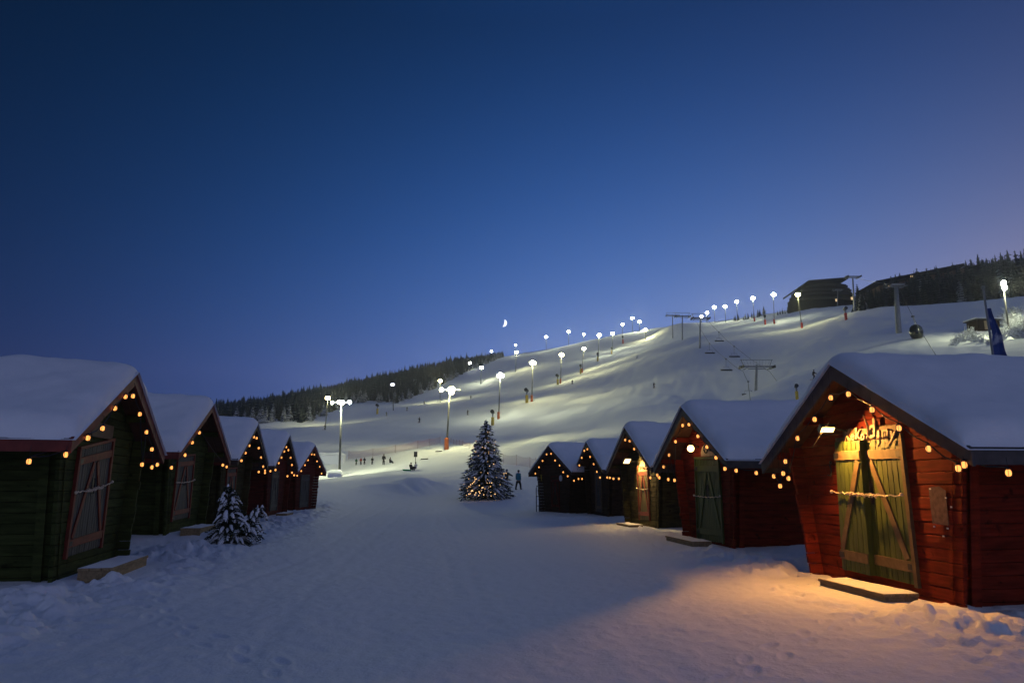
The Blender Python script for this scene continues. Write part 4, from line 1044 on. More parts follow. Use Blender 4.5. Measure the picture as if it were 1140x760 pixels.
pylon(997,314,372,160,5.0,'thick grey gondola pylon above the hanging cabin',rail=False,r0=0.55,bx=1001)
pylon(932.5,321,341,330,5.0,'thin pale pylon in front of the terraced hotel',rail=False,r0=0.22)
def chair(px, py, D, label):
    s = at(px, py, D); t = empty('lift_chair', s, 0, label, 'lift chair', 'empty chairs hanging on the ski lift')
    w = 1.45
    p = MB(); p.hexa([(-w,-0.3,-0.06),(w,-0.3,-0.06),(w,0.3,-0.12),(-w,0.3,-0.12),(-w,-0.3,0.08),(w,-0.3,0.08),(w,0.3,0.02),(-w,0.3,0.02)]); p.build('seat', M['black'], t)
    p = MB(); p.hexa([(-w,0.30,-0.02),(w,0.30,-0.02),(w,0.38,-0.02),(-w,0.38,-0.02),(-w,0.42,0.34),(w,0.42,0.34),(w,0.50,0.34),(-w,0.50,0.34)]); p.build('backrest', M['black'], t)
    p = MB(); p.tube([(-0.9,0.36,0.1),(-0.75,0.36,1.0),(0.75,0.36,1.0),(0.9,0.36,0.1)],0.05,6); p.tube([(0,0.36,1.0),(0.0,0.2,1.6),(0,0,2.9)],0.055,6); p.build('hanger', M['steel'], t)
    p = MB(); p.box(-0.18,0.18,-0.15,0.15,2.85,3.1); p.build('grip', M['dark'], t)
    return (s[0], s[1], s[2]+3.0)
c5 = chair(834,439.5,150,'lowest empty chair at the foot of the nearest lift pylon')
c4 = chair(809,412,175,'empty chair next up from the one at the pylon foot')
c3 = chair(818,397,188,'empty chair right of the pair, level with the pylon top frame')
c2 = chair(790.5,393,203,'left empty chair under the stubby footed pylon')
c1 = chair(801,379.5,218,'highest empty chair, right of the stubby footed pylon')
def rope(pts, label):
    m = MB(); full = []
    for a, b in zip(pts[:-1], pts[1:]):
        a = np.array(a); b = np.array(b)
        for k in range(6): f = k/6; full.append(a*(1-f)+b*f-np.array([0,0,0.25*math.sin(math.pi*f)]))
    full.append(np.array(pts[-1])); m.tube(full, 0.045, 5)
    tag(m.build('haul_rope', M['dark']), label, 'cable')
rope([at(836,452,110), c5, at(827.5,413.5,160), c4, c2, at(773,354,230), at(753,352,300), at(742,351,385)], 'left haul rope of the chairlift carrying three empty chairs')
rope([at(884,446,110), at(857,413.5,160), c3, c1, at(786,354,230), at(766,352,300), at(755,351,385)], 'right haul rope of the chairlift carrying two empty chairs')
gd = at(1020, 369, 143)
gt = empty('gondola_cabin', (gd[0], gd[1], gd[2]), 0.5, 'dark rounded gondola cabin hanging right of the thick grey pylon', 'gondola')
p = MB()
prof = [(-1.5,0.55),(-1.42,0.85),(-0.9,1.08),(0.0,1.18),(0.8,1.05),(1.3,0.72),(1.5,0.35)]
nseg = 16
for zz, rr_ in prof:
    for k in range(nseg):
        a2 = 2*math.pi*k/nseg; ca, sa = math.cos(a2), math.sin(a2); e = 0.7
        p.v.append((1.15*rr_*math.copysign(abs(ca)**e, ca), rr_*math.copysign(abs(sa)**e, sa), zz))
for j in range(len(prof)-1):
    for k in range(nseg): p.f.append((j*nseg+k, j*nseg+(k+1)%nseg, (j+1)*nseg+(k+1)%nseg, (j+1)*nseg+k))
p.f.append(tuple(range(nseg))[::-1]); p.f.append(tuple((len(prof)-1)*nseg+k for k in range(nseg)))
p.build('cabin', M['glass_dark'], gt, smooth=True)
p = MB(); p.tube([(0,0,1.45),(-0.15,0,2.1),(-0.5,0,2.8),(-0.55,0,3.2)], [0.09,0.08,0.08,0.08], 6); p.build('hanger', M['steel'], gt)
p = MB(); p.box(-0.8,-0.3,-0.25,0.25,3.15,3.4); p.build('grip', M['dark'], gt)
p = MB(); p.box(-1.25,1.25,-1.25,1.25,-1.30,-1.22) if False else p.tube([(1.1,-0.8,-1.25),(1.1,0.8,-1.25)],0.05,5); p.build('ski_rack', M['dark'], gt)
rope([at(1045,400,90), (gd[0]-0.5, gd[1]-0.25, gd[2]+3.3), at(1000,318,160), at(952,309,240)], 'gondola rope from the dark cabin up past the thick grey pylon')

# ------------------------------------------------------------------ hotels and shed on the hill
def prism(outline, y0, y1):
    """extruded outline given as (x,z) points"""
    b = MB(); n = len(outline); b.v = [(x, y0, z) for x, z in outline]+[(x, y1, z) for x, z in outline]
    b.f = [tuple(range(n)), tuple(range(2*n-1, n-1, -1))]+[(i, i+n, (i+1) % n+n, (i+1) % n) for i in range(n)]; return b
D = 345
o = at(918, 343, D); zb = gz(o[0], D)-1.5
ho = empty('terraced_hotel', (o[0], D, zb), 0, 'dark hotel of stacked curved balconies on the crest', 'building')
def L(px, py): q = at(px, py, D); return (q[0]-o[0], q[2]-zb)
levels = [(341,334.5,888,950.5),(334.5,329.5,888,950),(329.5,325,890,948.5),(325,320.5,892,946),(320.5,316.5,897,942)]
for i, (yb_, yt_, xl_, xr_) in enumerate(levels):
    (xa, za), (xb, zt_) = L(xl_, yb_), L(xr_, yt_)
    if i == 0: za = -1.0
    n = 14; fl_ = MB(); bd = MB()
    arc = lambda f, out: -out-3.0*math.sin(math.pi*f)
    top = [(xa+(xb-xa)*k/n, arc(k/n, 0)) for k in range(n+1)]
    ring = top+[(xb, 13), (xa, 13)]
    m_ = len(ring); fl_.v = [(x, y, za) for x, y in ring]+[(x, y, zt_) for x, y in ring]
    fl_.f = [tuple(range(m_))[::-1], tuple(range(m_, 2*m_))]+[(k, (k+1) % m_, (k+1) % m_+m_, k+m_) for k in range(m_)]
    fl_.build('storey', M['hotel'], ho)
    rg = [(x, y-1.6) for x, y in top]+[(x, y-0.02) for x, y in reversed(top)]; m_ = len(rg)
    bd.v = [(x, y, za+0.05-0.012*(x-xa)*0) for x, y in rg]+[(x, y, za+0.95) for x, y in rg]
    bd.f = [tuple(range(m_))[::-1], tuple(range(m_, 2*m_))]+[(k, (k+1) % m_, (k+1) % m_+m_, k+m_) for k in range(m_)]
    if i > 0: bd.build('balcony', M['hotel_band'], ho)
(a0, c0), (a1, c1_), (a2, c2_) = L(883.5,325.5), L(897,316.5), L(940,313)
rb = prism([(a0,c0),(a1,c1_),(a2,c2_),(a2,c2_+0.9),(a1-0.3,c1_+0.9),(a0-0.2,c0+0.8)], -4.5, 14); rb.build('roof', M['hotel'], ho)
for px, py in ((927,336.5),(944,334.5)):
    q = L(px, py); w = MB(); w.box(q[0]-0.5,q[0]+0.5,-4.3,-4.1,q[1]-0.7,q[1]+0.7); w.build('window', M['winlit'], ho)
D = 318
o2 = at(1000, 335, D); zb2 = gz(o2[0], D)
h2 = empty('long_roofed_hotel', (o2[0], D, zb2), 0, 'dark hotel with one long rising roof behind the right wood', 'building')
def L2(px, py): q = at(px, py, D); return (q[0]-o2[0], q[2]-zb2)
q = [L2(965,318.5), L2(1060,299.5), L2(1061,302.5), L2(985,318), L2(967,321)]
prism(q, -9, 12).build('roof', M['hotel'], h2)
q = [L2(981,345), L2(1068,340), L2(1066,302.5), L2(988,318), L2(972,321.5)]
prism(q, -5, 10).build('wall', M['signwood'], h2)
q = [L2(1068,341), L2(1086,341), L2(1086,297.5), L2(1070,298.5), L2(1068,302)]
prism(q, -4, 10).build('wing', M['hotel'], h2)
for px, py, w_ in ((1003,314,0.5),(984,322,0.6),(978,321.5,0.3)):
    c_ = L2(px, py); w = MB(); w.box(c_[0]-w_,c_[0]+w_,-9.2 if px == 1003 else -5.2,-9.05 if px == 1003 else -5.05,c_[1]-0.4,c_[1]+0.4); w.build('window', M['winlit'], h2)
D = 140
s0 = at(1098, 357, D); zs0 = gz(s0[0], D)
sh = empty('snowy_shed', (s0[0], D, zs0), 0.1, 'small dark shed with snow edged flat roof among frosted shrubs', 'shed')
b = MB(); b.box(-2.1,3.0,0,3.0,-0.8,2.35); b.build('wall', M['brown'], sh)
b = MB(); b.box(-2.5,3.4,-0.5,3.4,2.353,2.52); rf_ = b.build('roof', M['barge_grey'], sh)
b = MB(); b.box(-2.55,3.45,-0.55,3.45,2.523,2.80); b.build('snow_cover', M['cap'], rf_, bevel=0.08)
b = MB(); b.box(-0.6,0.35,-0.05,-0.004,0.3,2.1); dr = b.build('door', M['signpale'], sh)  # pale panel stands in for the lit part of the wall
b = MB(); b.box(0.2,0.27,-0.10,-0.055,1.0,1.3); b.build('handle', M['dark'], dr)

# ------------------------------------------------------------------ flag behind the biggest hut
D = 33
tp = at(1094.5, 321, D); fx, fz = tp[0], tp[2]; zg = gz(fx, D)
fg = empty('tall_banner', (fx, D, zg), 0, 'blue banner hanging limp from a tall pole behind the biggest red hut', 'flag')
p = MB(); p.tube([(0,0,-0.5),(0,0,fz-zg)], [0.07,0.05], 8); p.ball((0,0,fz-zg+0.05),0.10,nu=8,nv=6); p.build('pole', M['steel'], fg)
b = MB(); nz_, nx_ = 40, 9; Hh = fz-zg
z1, z0_ = at(1098,343,D)[2]-zg, at(1110,425,D)[2]-zg
rows = []
for i in range(nz_):
    f = i/(nz_-1); zz = z1+(z0_-z1)*f; wd = 0.20+0.52*min(1, f*1.25)
    for j in range(nx_):
        g_ = j/(nx_-1); b.v.append((0.08+wd*g_*(1+0.06*math.sin(f*9)), 0.10*math.sin(g_*9+f*3.0)*g_+0.05*math.sin(f*14), zz-0.25*g_*f))
nv0 = len(b.v); b.v += [(x, y+0.012, z) for x, y, z in b.v]
for i in range(nz_-1):
    for j in range(nx_-1):
        q = i*nx_+j; b.f.append((q, q+1, q+nx_+1, q+nx_)); b.f.append((nv0+q, nv0+q+nx_, nv0+q+nx_+1, nv0+q+1))
b.build('cloth', M['flag_blue'], fg, smooth=True)

# ------------------------------------------------------------------ safety nets and small snow-side objects
netp = mat('net_post', (0.34,0.17,0.15), 0.8)
netm = bpy.data.materials.new('red_safety_net'); netm.use_nodes = True
nt = netm.node_tree; bs = nt.nodes['Principled BSDF']; bs.inputs['Base Color'].default_value = (0.50,0.13,0.10,1); bs.inputs['Roughness'].default_value = 0.8
bs.inputs['Alpha'].default_value = 0.20
def netfence(pl, hgt, label):
    pts = []
    for (px, py, D) in pl: D = snap(px, py, D); g = at(px, py, D); pts.append((g[0], g[1]))
    L_ = []
    for (x1, y1), (x2, y2) in zip(pts[:-1], pts[1:]):
        n = max(1, int(math.hypot(x2-x1, y2-y1)/3))
        for k in range(n): f = k/n; L_.append((x1+(x2-x1)*f, y1+(y2-y1)*f))
    L_.append(pts[-1]); P3 = [(x, y, gz(x, y)) for x, y in L_]
    o = P3[0]; t = empty('safety_fence', o, 0, label, 'fence')
    for p_ in P3: 
        b = MB(); b.tube([(p_[0]-o[0],p_[1]-o[1],p_[2]-o[2]-0.4),(p_[0]-o[0],p_[1]-o[1],p_[2]-o[2]+hgt+0.05)],0.022,6); b.build('post', netp, t)
    b = MB()
    for a, c_ in zip(P3[:-1], P3[1:]):
        for k in range(4):
            f1, f2 = k/4, (k+1)/4
            s1 = 0.18*math.sin(math.pi*f1); s2 = 0.18*math.sin(math.pi*f2)
            q1 = [a[i]+(c_[i]-a[i])*f1-o[i] for i in range(3)]; q2 = [a[i]+(c_[i]-a[i])*f2-o[i] for i in range(3)]
            b.quad((q1[0],q1[1]-0.04,q1[2]+0.1),(q2[0],q2[1]-0.04,q2[2]+0.1),(q2[0],q2[1]-0.04,q2[2]+hgt-s2),(q1[0],q1[1]-0.04,q1[2]+hgt-s1))
    b.build('net', netm, t)
netfence([(388,511,128),(415,508,130),(440,504,132),(465,499,132),(490,494,132)], 1.5, 'long red net fence crossing below the piste behind the skiers')
netfence([(499,492,124),(515,496,118),(530,502,110)], 1.0, 'short red net fence running from the orange padded mast to the christmas tree')
netfence([(560,517,98),(575,518,97),(590,521,95),(604,524,93)], 1.5, 'red net fence between the christmas tree and the turned brown hut')
def snowblock(px, py, D, w, d_, hgt, label, name='snow_covered_crate'):
    D = snap(px, py, D); g = at(px, py, D); t = empty(name, (g[0], D, gz(g[0], D)), 0.1, label, 'crate')
    b = MB(); b.box(-w/2,w/2,0,d_,-0.4,hgt); b.build('body', M['cap'], t)
    c_ = MB(); nx, ny = 14, 10; U, V = np.meshgrid(np.linspace(-w/2-.12,w/2+.12,nx), np.linspace(-.12,d_+.12,ny), indexing='ij')
    e = np.clip(np.minimum(np.minimum(U+w/2+.12, w/2+.12-U), np.minimum(V+.12, d_+.12-V))/0.35, 0, 1); Z = hgt+0.003+0.5*np.sqrt(np.maximum(1-(1-e)**2,0))*(1+0.4*vnoise(U*1.5+px,V*1.5,61))
    c_.v = list(zip(U.ravel(),V.ravel(),Z.ravel()))
    for i in range(nx-1):
        for j in range(ny-1): c_.f.append((i*ny+j,(i+1)*ny+j,(i+1)*ny+j+1,i*ny+j+1))
    c_.build('snow_cover', M['cap'], t, smooth=True)
snowblock(366,516,118,4.8,3.0,1.5,'long snow covered box behind the red end hut, left of the white mast')
snowblock(372,531,102,1.9,1.2,0.6,'low snow topped crate at the foot of the tall white mast')
def signpost(px, pyb, pyt, D, label):
    D = snap(px, pyb, D); g = at(px, pyb, D); z = gz(g[0], D); H = at(px, pyt, D)[2]-z
    t = empty('sign_post', (g[0], D, z), 0, label, 'sign'); b = MB(); b.tube([(0,0,-0.4),(0,0,H)],0.04,6); b.build('pole', M['mastgrey'], t)
    b = MB(); b.box(-0.28,0.28,-0.06,-0.042,H-0.85,H); b.build('board', M['black'], t)
signpost(462.5, 514, 502.5, 96, 'narrow dark sign on a thin pole above the two sitting children')
for px, py, D, lab in ((488.5,503,118,'flat dark plank lying on the snow left of the orange padded mast'),(472.5,511.5,108,'dark plank lying on the snow right of the narrow sign')):
    D = snap(px, py, D); g = at(px, py, D); b = MB(); b.hexa([(-0.6,-0.15,0),(0.55,-0.2,0.02),(0.6,0.15,0.05),(-0.55,0.2,0.03),(-0.6,-0.15,0.14),(0.55,-0.2,0.2),(0.6,0.15,0.2),(-0.55,0.2,0.16)])
    tag(b.build('loose_plank', M['black'], loc=(g[0], D, gz(g[0], D))), lab, 'plank')

# ------------------------------------------------------------------ people
def skin_mesh(name, verts, edges, radii, root, m, sub=1):
    me = bpy.data.meshes.new('tmp_skin'); me.from_pydata(verts, edges, []); o = bpy.data.objects.new('tmp_skin', me); COL.objects.link(o)
    sk = o.modifiers.new('skin', 'SKIN'); sk.use_smooth_shade = True
    for i, r_ in enumerate(radii):
        d = me.skin_vertices[0].data[i]; d.radius = (r_, r_) if not hasattr(r_, '__len__') else r_; d.use_root = (i == root)
    ss = o.modifiers.new('sub', 'SUBSURF'); ss.levels = sub; ss.render_levels = sub
    dg = bpy.context.evaluated_depsgraph_get(); out = bpy.data.meshes.new_from_object(o.evaluated_get(dg)); out.name = name
    bpy.data.objects.remove(o); out.materials.clear(); out.materials.append(m); return out
def person(px, py, D, hgt, label, jm, tm, hm, pose='stand', rz=0.0, skis=False):
    D = snap(px, py, D); g = at(px, py, D); z = gz(g[0], D); s = hgt/1.75
    t = empty('person', (g[0], D, z), rz, label, 'person')
    hipz, shz = 0.92, 1.42
    if pose == 'walk': fl, fr_ = (-0.10,-0.30), (0.11,0.26); kl, kr = (-0.10,-0.22), (0.10,0.14)
    elif pose == 'ski': fl, fr_ = (-0.13,0.0), (0.13,0.02); kl, kr = (-0.13,-0.16), (0.13,-0.14)
    else: fl, fr_ = (-0.11,0.0), (0.11,0.03); kl, kr = (-0.11,-0.02), (0.11,0.0)
    dz = 0.0
    if pose == 'sit':
        hip = (0,0,0.22); ch = (0,0.10,0.72); neck = (0,0.05,0.86); head = (0,0.0,1.05)
        lk, lf = (-0.16,-0.36,0.48), (-0.16,-0.52,0.06); rk, rf = (0.16,-0.38,0.46), (0.17,-0.56,0.06)
    else:
        lean = -0.10 if pose == 'ski' else -0.02
        if pose == 'ski': hipz -= 0.12; shz -= 0.16
        hip = (0,0.04 if pose == 'ski' else 0,hipz); ch = (0,lean,shz-0.12); neck = (0,lean-0.01,shz+0.06); head = (0,lean-0.04,shz+0.20)
        lk, lf = (kl[0],kl[1],0.50), (fl[0],fl[1],0.06); rk, rf = (kr[0],kr[1],0.50), (fr_[0],fr_[1],0.06)
    arms = {'stand':((-0.27,0.0,-0.28),(-0.26,-0.12,-0.50)), 'walk':((-0.27,0.10,-0.28),(-0.25,0.06,-0.52)), 'ski':((-0.30,-0.10,-0.24),(-0.28,-0.38,-0.30)), 'out':((-0.40,0.0,-0.16),(-0.62,-0.05,-0.26)), 'sit':((-0.28,-0.06,-0.22),(-0.20,-0.32,-0.30))}[pose]
    sl = (-0.19,ch[1],ch[2]+0.09); sr = (0.19,ch[1],ch[2]+0.09)
    el = (arms[0][0],ch[1]+arms[0][1],ch[2]+0.09+arms[0][2]); hl = (arms[1][0],ch[1]+arms[1][1],ch[2]+0.09+arms[1][2])
    sg_ = -1 if pose != 'walk' else -1
    er = (-arms[0][0],ch[1]-(arms[0][1] if pose == 'walk' else -arms[0][1]),ch[2]+0.09+arms[0][2]); hr = (-arms[1][0],ch[1]-(arms[1][1] if pose == 'walk' else -arms[1][1]),ch[2]+0.09+arms[1][2])
    toeL = (lf[0],lf[1]-0.17,0.035); toeR = (rf[0],rf[1]-0.17,0.035)
    V = [hip,ch,neck,head,sl,el,hl,sr,er,hr,lk,lf,rk,rf,toeL,toeR, (head[0],head[1],head[2]+0.09)]
    E_ = [(0,1),(1,2),(2,3),(1,4),(4,5),(5,6),(1,7),(7,8),(8,9),(0,10),(10,11),(0,12),(12,13),(11,14),(13,15),(3,16)]
    Rr = [.13,.15,.055,.095,.065,.048,.040,.065,.048,.040,.075,.05,.075,.05,.045,.045,.07]
    body = skin_mesh('body', V, E_, Rr, 0, M['skin']); inst('body', body, t, sc=s)
    jk = skin_mesh('jacket', [(hip[0],hip[1],hip[2]-0.14),ch,neck,sl,el,hl,sr,er,hr,hip], [(0,9),(9,1),(1,2),(1,3),(3,4),(4,5),(1,6),(6,7),(7,8)], [.19,.19,.09,.095,.08,.066,.095,.08,.066,.185], 0, jm); inst('jacket', jk, t, sc=s)
    tr_ = skin_mesh('trousers', [hip,lk,lf,rk,rf], [(0,1),(1,2),(0,3),(3,4)], [.16,.10,.075,.10,.075], 0, tm); inst('trousers', tr_, t, sc=s)
    b = MB(); b.ball((head[0],head[1]+0.012,head[2]+0.055),0.118,0.128,0.105,10,7); inst('hat', b.mesh('hat', hm, True), t, sc=s)
    b = MB()
    for f_, to in ((lf, toeL), (rf, toeR)): b.tube([(f_[0],f_[1]+0.06,0.05),(f_[0],f_[1],0.06),(to[0],to[1],0.045)],[0.05,0.07,0.05],8); b.tube([(f_[0],f_[1],0.06),(f_[0],f_[1],0.26)],[0.07,0.065],8)
    inst('boots', b.mesh('boots', M['black']), t, sc=s)
    if skis:
        sk = empty('pair_of_skis', (g[0], D, z), rz, 'skis under the ' + label, 'skis')
        for sx in (-0.13, 0.13):
            b = MB(); b.bar((sx,0.7,0.012),(sx,-0.8,0.012),0.09,0.02); b.bar((sx,-0.8,0.012),(sx,-0.95,0.10),0.085,0.018); b.build('ski', M['redcloth'], sk)
    return t
person(577,545,59,1.74,'walker in a teal jacket and dark trousers right of the christmas tree',M['teal'],M['blackcloth'],M['blackcloth'],'walk',rz=2.6)
person(564,543,66,1.70,'dark figure with arms held out beside the christmas tree',M['navy'],M['blackcloth'],M['greycloth'],'out',rz=0.3)
person(396.5,517.5,117,1.15,'child in green standing by the red net fence',M['greencloth'],M['navy'],M['greencloth'])
person(401.6,517.5,117,1.20,'child in red standing between two others by the net fence',M['redcloth'],M['navy'],M['redcloth'])
person(405.6,517,117,1.20,'child in dark clothes next to the child in red',M['navy'],M['blackcloth'],M['blackcloth'])
person(414.3,516.5,117,1.25,'child in dark clothes standing apart, left of the tall adult',M['blackcloth'],M['navy'],M['greycloth'])
person(427,517,115,1.75,'tall adult in black among the children at the net fence',M['blackcloth'],M['blackcloth'],M['blackcloth'],rz=0.4)
person(434.5,515,116,1.45,'person sitting in the snow right of the tall adult',M['blackcloth'],M['navy'],M['blackcloth'],'sit',rz=1.2)
person(457.5,523,80,1.55,'child in black sitting on the snow mound beside a green sled',M['blackcloth'],M['blackcloth'],M['navy'],'sit',rz=0.8)
person(462.5,522.5,80,1.55,'child in pale jacket sitting on the snow mound under the narrow sign',M['whitecloth'],M['blackcloth'],M['blackcloth'],'sit',rz=-0.5)
D = snap(454, 523.5, 80); g = at(454, 523.5, D)
sl_ = empty('sled', (g[0], D-0.4, gz(g[0], D-0.4)), 0.15, 'green plastic sled lying by the sitting children', 'sled')
b = MB(); b.hexa([(-0.55,-0.2,0.02),(0.5,-0.2,0.02),(0.5,0.2,0.02),(-0.55,0.2,0.02),(-0.7,-0.26,0.22),(0.55,-0.25,0.15),(0.55,0.25,0.15),(-0.7,0.26,0.22)]); b.build('tub', M['sledgreen'], sl_, bevel=0.03)
for px, py, D, lab in [(520.5,461.5,210,'skier in dark clothes on the piste above the christmas tree top'),(467,470,215,'lone skier low on the piste left of the brightest mast'),(472.5,450,285,'skier near the piste edge under the left yellow lamps'),(453,457,262,'skier at the foot of the wood edge'),(430.5,463,258,'skier right of the dark snow gun at the piste foot'),
       (637,427,270,'skier between the third and fourth padded masts'),(728,432,215,'lone skier in the wide open middle of the slope'),(709,399,330,'skier in pale jacket high on the open slope'),(906,422,124,'skier in dark clothes crossing above the biggest hut roof'),(362,478,262,'skier standing at the amber lamp'),(524,444,330,'skier on the upper left piste under the white wood edge lamp')]:
    person(px, py, D, 1.85, lab, M['whitecloth'] if 'pale' in lab else M['blackcloth'], M['navy'], M['blackcloth'], 'ski', rz=random.uniform(-1.2, 1.2), skis=True)

# ------------------------------------------------------------------ christmas tree
g = at(540.5, 558, 57); XT = (g[0], 57, gz(g[0], 57))
top = at(538, 466.5, 57); XH = top[2]-XT[2]
xt = empty('christmas_tree', XT, 0, 'big snowy christmas tree with fairy lights standing at the end of the street', 'tree')
r = random.Random(5)
nd = MB(); sn = MB(); tips = []
nl = 42
for i in range(nl):
    t_ = i/(nl-1); z = 0.35+(XH-0.55)*t_
    Rm = 2.50*(1-t_)**0.80*(1.0 if t_ > 0.1 else 0.85+1.5*t_)+0.10
    nb = int(19*(1-t_)+6)
    for k in range(nb):
        a2 = r.uniform(0, 6.283); Lb = Rm*r.uniform(0.70, 1.05)
        ca, sa = math.cos(a2), math.sin(a2); drop = Lb*r.uniform(0.10, 0.38); up = r.uniform(0.0, 0.12)
        def bp(f): return np.array([ca*Lb*f, sa*Lb*f, z+up*math.sin(f*3.1)-drop*f*f])
        pr = None; sd = np.array([-sa, ca, 0])
        nseg = max(3, int(Lb*5)); 
        for q in range(nseg):
            f = 0.18+0.82*q/nseg; p0 = bp(f); w = (0.36*(1-f)**0.6+0.10)*Lb**0.5*0.62
            for s in (-1, 1):
                aa = r.uniform(0.5, 1.1); dirv = np.array([ca*math.cos(aa), sa*math.cos(aa), 0])+sd*s*math.sin(aa); e = p0+dirv*w*r.uniform(0.7,1.2)+np.array([0,0,r.uniform(-0.14,0.03)])
                n_ = np.array([ca,sa,0])*0.045
                nd.tri(p0-n_, p0+n_, e); nd.tri(p0+np.array([0,0,0.035]), p0-np.array([0,0,0.05]), e)
            e = p0+np.array([ca*0.06,sa*0.06,-r.uniform(0.12,0.25)]); nd.tri(p0-sd*0.05, p0+sd*0.05, e)
        tipv = bp(1.0); nd.tri(bp(0.85)-sd*0.06, bp(0.85)+sd*0.06, tipv+np.array([ca,sa,0.1])*0.14)
        nd.tri(bp(0.9)-np.array([0,0,.05]), bp(0.9)+np.array([0,0,.05]), tipv+np.array([ca,sa,0.2])*0.12)
        tips.append(tipv)
        if r.random() < 0.80:
            f0 = r.uniform(0.45, 0.8); c_ = bp(f0)+np.array([0,0,0.03]); ln_ = Lb*r.uniform(0.12, 0.26); wd = 0.05+0.10*r.random()*(1-0.5*t_)
            base = len(sn.v)
            for (ff, ww, hh) in ((-1,0.1,0.0),(-0.5,0.8,0.07),(0.2,1.0,0.085),(0.8,0.6,0.05),(1.1,0.05,0.0)):
                pc = bp(min(1.03, f0+ff*ln_/Lb)); 
                for kk in range(5):
                    an = math.pi*kk/4; sn.v.append(tuple(pc+sd*math.cos(an)*wd*ww*r.uniform(.85,1.15)+np.array([0,0,0.012+hh*math.sin(an)*r.uniform(.8,1.3)])))
            for a3 in range(4):
                for kk in range(4): q = base+a3*5+kk; sn.f.append((q, q+5, q+6, q+1))
nd.tube([(0,0,XH-0.6),(0,0,XH+0.02)],[0.04,0.01],5)
nd.build('crown', M['xneedle'], xt); sn.build('snow', M['cap'], xt, smooth=True)['kind'] = 'stuff'
b = MB(); b.tube([(0,0,-0.4),(0,0,1.0),(0,0,XH-0.2)],[0.14,0.12,0.02],8); b.build('trunk', M['bark'], xt)
b = MB()
for k in range(40):
    a2 = r.uniform(0,6.28); z = r.uniform(0.4, XH-0.8); L_ = 1.7*(1-z/XH)**0.8; b.tube([(0,0,z),(math.cos(a2)*L_*0.5,math.sin(a2)*L_*0.5,z+0.05),(math.cos(a2)*L_,math.sin(a2)*L_,z-0.12)],[0.022,0.016,0.006],4)
b.build('branches', M['bark'], xt)
fl_ = empty('fairy_lights', XT, 0, 'strings of warm fairy lights wound round the snowy christmas tree', 'string lights')
bm_ = MB(); bm_.ball((0,0,0),0.034,nu=6,nv=5); bulb = bm_.mesh('bulb', M['fairy'])
wp = []
for i in range(84):
    if i < 40: z = 0.25+r.random()**1.1*1.45; a2 = r.uniform(-2.3, -1.0)
    else: z = r.uniform(0.5, XH*0.85); a2 = r.uniform(-3.3, 0.2)
    rr_ = 2.35*(1-z/XH)**0.85*r.uniform(0.78, 1.02); p_ = (rr_*math.cos(a2)*(0.95 if i < 40 else 1.03)-(0.15 if i < 40 else 0), rr_*math.sin(a2), z)
    inst('bulb', bulb, fl_, p_, sc=r.uniform(0.7, 1.25) if i < 40 else r.uniform(0.5, 0.9)); wp.append(p_)
b = MB()
for p_, q_ in zip(sorted(wp, key=lambda w: w[2])[:-1], sorted(wp, key=lambda w: w[2])[1:]):
    if math.dist(p_, q_) < 1.3: b.tube([p_, ((p_[0]+q_[0])/2*0.9,(p_[1]+q_[1])/2*0.9,(p_[2]+q_[2])/2-0.05), q_],0.006,3,False)
b.build('wire', M['dark'], fl_)

# ------------------------------------------------------------------ little bent spruce by the second left hut
g = at(255, 592, 19.2); ST = (g[0], 19.2, gz(g[0], 19.2))
st = empty('small_spruce', ST, 0.3, 'small bent spruce loaded with snow between the left huts', 'tree')
nd = MB(); sn = MB(); r = random.Random(9); hs = 1.42
def stem(f, w_=0): return np.array([-0.16*f+0.05*f*f, 0.0, hs*f]) if w_ == 0 else np.array([0.12+0.72*f-0.10*f*f, -0.05, hs*0.60*f])
for i in range(38):
    w_ = 0 if i < 22 else 1; f = 0.06+0.92*(i/21 if w_ == 0 else (i-22)/15); Rm = (0.60 if w_ == 0 else 0.58)*(1-f)**0.7+0.07; nb = int(9*(1-f)+4)
    for k in range(nb):
        a2 = r.uniform(0, 6.283); ca, sa = math.cos(a2), math.sin(a2); Lb = Rm*r.uniform(0.4, 1.25)*(1.2 if ca > 0.2 else 0.9)
        drop = Lb*r.uniform(0.1, 0.45); o_ = stem(f, w_); sd = np.array([-sa, ca, 0])
        bp = lambda u: o_+np.array([ca*Lb*u, sa*Lb*u, 0.10*math.sin(u*3)-drop*u*u])
        for q in range(max(4, int(Lb*18))):
            u = 0.15+0.85*q/max(4, int(Lb*18)); p0 = bp(u)
            for s in (-1, 1):
                e = p0+(np.array([ca,sa,0])*0.6+sd*s)*0.10*r.uniform(.7,1.3)+np.array([0,0,r.uniform(-.06,.02)]); nd.tri(p0-np.array([0,0,.02]), p0+np.array([ca*.03,sa*.03,.015]), e)
            nd.tri(p0-sd*0.015, p0+sd*0.015, p0+np.array([ca*.03,sa*.03,-0.10]))
        if r.random() < 0.66:
            f0 = r.uniform(0.45, 0.85); wd = r.uniform(0.025, 0.060); ln_ = Lb*r.uniform(0.2, 0.35); base = len(sn.v)
            for (ff, ww, hh) in ((-1,0.1,0.0),(-0.5,0.8,0.05),(0.2,1.0,0.065),(0.8,0.6,0.04),(1.1,0.05,0.0)):
                pc = bp(min(1.05, f0+ff*ln_/Lb))
                for kk in range(5):
                    an = math.pi*kk/4; sn.v.append(tuple(pc+sd*math.cos(an)*wd*ww*r.uniform(.85,1.15)+np.array([0,0,0.008+hh*math.sin(an)*r.uniform(.8,1.3)])))
            for a3 in range(4):
                for kk in range(4): q = base+a3*5+kk; sn.f.append((q, q+5, q+6, q+1))
nd.build('crown', M['xneedle'], st); sn.build('snow', M['cap'], st, smooth=True)['kind'] = 'stuff'
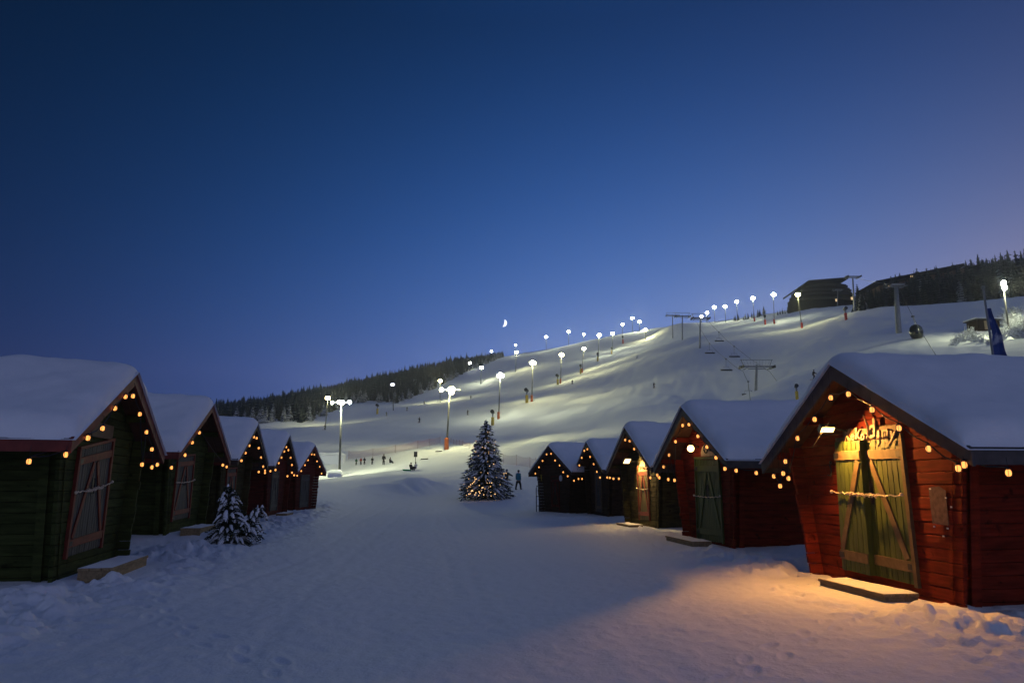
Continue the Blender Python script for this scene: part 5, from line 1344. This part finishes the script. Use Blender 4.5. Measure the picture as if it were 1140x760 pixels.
b = MB(); b.tube([stem(-0.1), stem(0.5), stem(1.0)], [0.04, 0.025, 0.006], 6); b.build('trunk', M['bark'], st)

# ------------------------------------------------------------------ moon
D = 4000; mc = np.array(at(560.2, 359.5, D)); vd = mc-np.array([0,0,EYE]); dist = np.linalg.norm(vd); vd /= dist
rx = np.cross(vd, (0,0,1)); rx /= np.linalg.norm(rx); uy = np.cross(rx, vd)
Rm = 4.3*dist/F*0.97; tl = R(-14)
out = [(math.cos(a2)*Rm, math.sin(a2)*Rm) for a2 in np.linspace(-math.pi/2, math.pi/2, 24)]+[(math.cos(a2)*Rm*0.28, math.sin(a2)*Rm) for a2 in np.linspace(math.pi/2, -math.pi/2, 24)][1:-1]
out = [(x*math.cos(tl)-y*math.sin(tl), x*math.sin(tl)+y*math.cos(tl)) for x, y in out]
b = MB(); n = len(out); b.v = [tuple(rx*x+uy*y) for x, y in out]+[tuple(rx*x+uy*y+vd*12) for x, y in out]
b.f = [tuple(range(n)), tuple(range(2*n-1, n-1, -1))]+[(i, (i+1) % n, (i+1) % n+n, i+n) for i in range(n)]
tag(b.build('crescent_moon', M['moon'], loc=tuple(mc)), 'thin crescent moon low in the dusk sky above the piste lamps', 'moon')

# ------------------------------------------------------------------ air
HZ = 0.00030
if HZ > 0:
    hm = bpy.data.materials.new('frosty_air'); hm.use_nodes = True; nt = hm.node_tree
    nt.nodes.remove(nt.nodes['Principled BSDF']); pv = nt.nodes.new('ShaderNodeVolumePrincipled'); pv.inputs['Color'].default_value = (0.85,0.88,0.95,1); pv.inputs['Density'].default_value = HZ; pv.inputs['Anisotropy'].default_value = 0.6
    nt.links.new(pv.outputs['Volume'], nt.nodes['Material Output'].inputs['Volume'])
    zlo = float(GZ.min())-1.0; zhi = max(float(GZ.max()), at(1131,281,262)[2], 135)+6
    b = MB(); b.box(-1510,1510,-1510,1510,zlo,zhi); hz = b.build('haze', hm); tag(hz, None, None, kind='stuff')

# ------------------------------------------------------------------ world: dusk sky
w = bpy.data.worlds.new('World'); C.world = w; w.use_nodes = True
nt = w.node_tree; N = nt.nodes; Lk = nt.links; bg = N['Background']
tc = N.new('ShaderNodeTexCoord'); nrm = N.new('ShaderNodeVectorMath'); nrm.operation = 'NORMALIZE'; Lk.new(tc.outputs['Generated'], nrm.inputs[0])
sp = N.new('ShaderNodeSeparateXYZ'); Lk.new(nrm.outputs[0], sp.inputs[0])
def mth(op, a, b=None, c=None):
    n_ = N.new('ShaderNodeMath'); n_.operation = op
    for i, q in enumerate((a, b, c)):
        if q is None: continue
        if hasattr(q, 'is_output'): Lk.new(q, n_.inputs[i])
        else: n_.inputs[i].default_value = q
    return n_.outputs[0]
X = mth('MINIMUM', mth('MAXIMUM', sp.outputs['X'], -0.6), 0.6); Z = mth('MINIMUM', mth('MAXIMUM', sp.outputs['Z'], 0.15), 0.60)
K = [[-0.4779, -0.8821, -0.3186], [2.474, 2.0387, 1.1036], [-8.8613, -3.3208, -0.8162], [0.6327, -1.3214, 0.2146], [1.0285, -1.8538, -3.855], [-1.2776, -1.8904, -2.2725]]
XZ = mth('MULTIPLY', X, Z); ZZ = mth('MULTIPLY', Z, Z); XX = mth('MULTIPLY', X, X)
cmb = N.new('ShaderNodeCombineXYZ')
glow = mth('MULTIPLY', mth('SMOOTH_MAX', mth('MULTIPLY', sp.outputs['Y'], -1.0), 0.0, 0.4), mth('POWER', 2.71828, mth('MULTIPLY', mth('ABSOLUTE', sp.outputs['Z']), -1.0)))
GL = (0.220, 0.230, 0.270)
for ch in range(3):
    e = K[0][ch]
    for coef, v in zip(K[1:], (X, Z, XZ, ZZ, XX)): e = mth('MULTIPLY_ADD', v, coef[ch], e)
    v = mth('POWER', 2.718281828, e)
    v = mth('MULTIPLY_ADD', glow, GL[ch], v)      # added unseen sky glow behind the camera, brightens the snow
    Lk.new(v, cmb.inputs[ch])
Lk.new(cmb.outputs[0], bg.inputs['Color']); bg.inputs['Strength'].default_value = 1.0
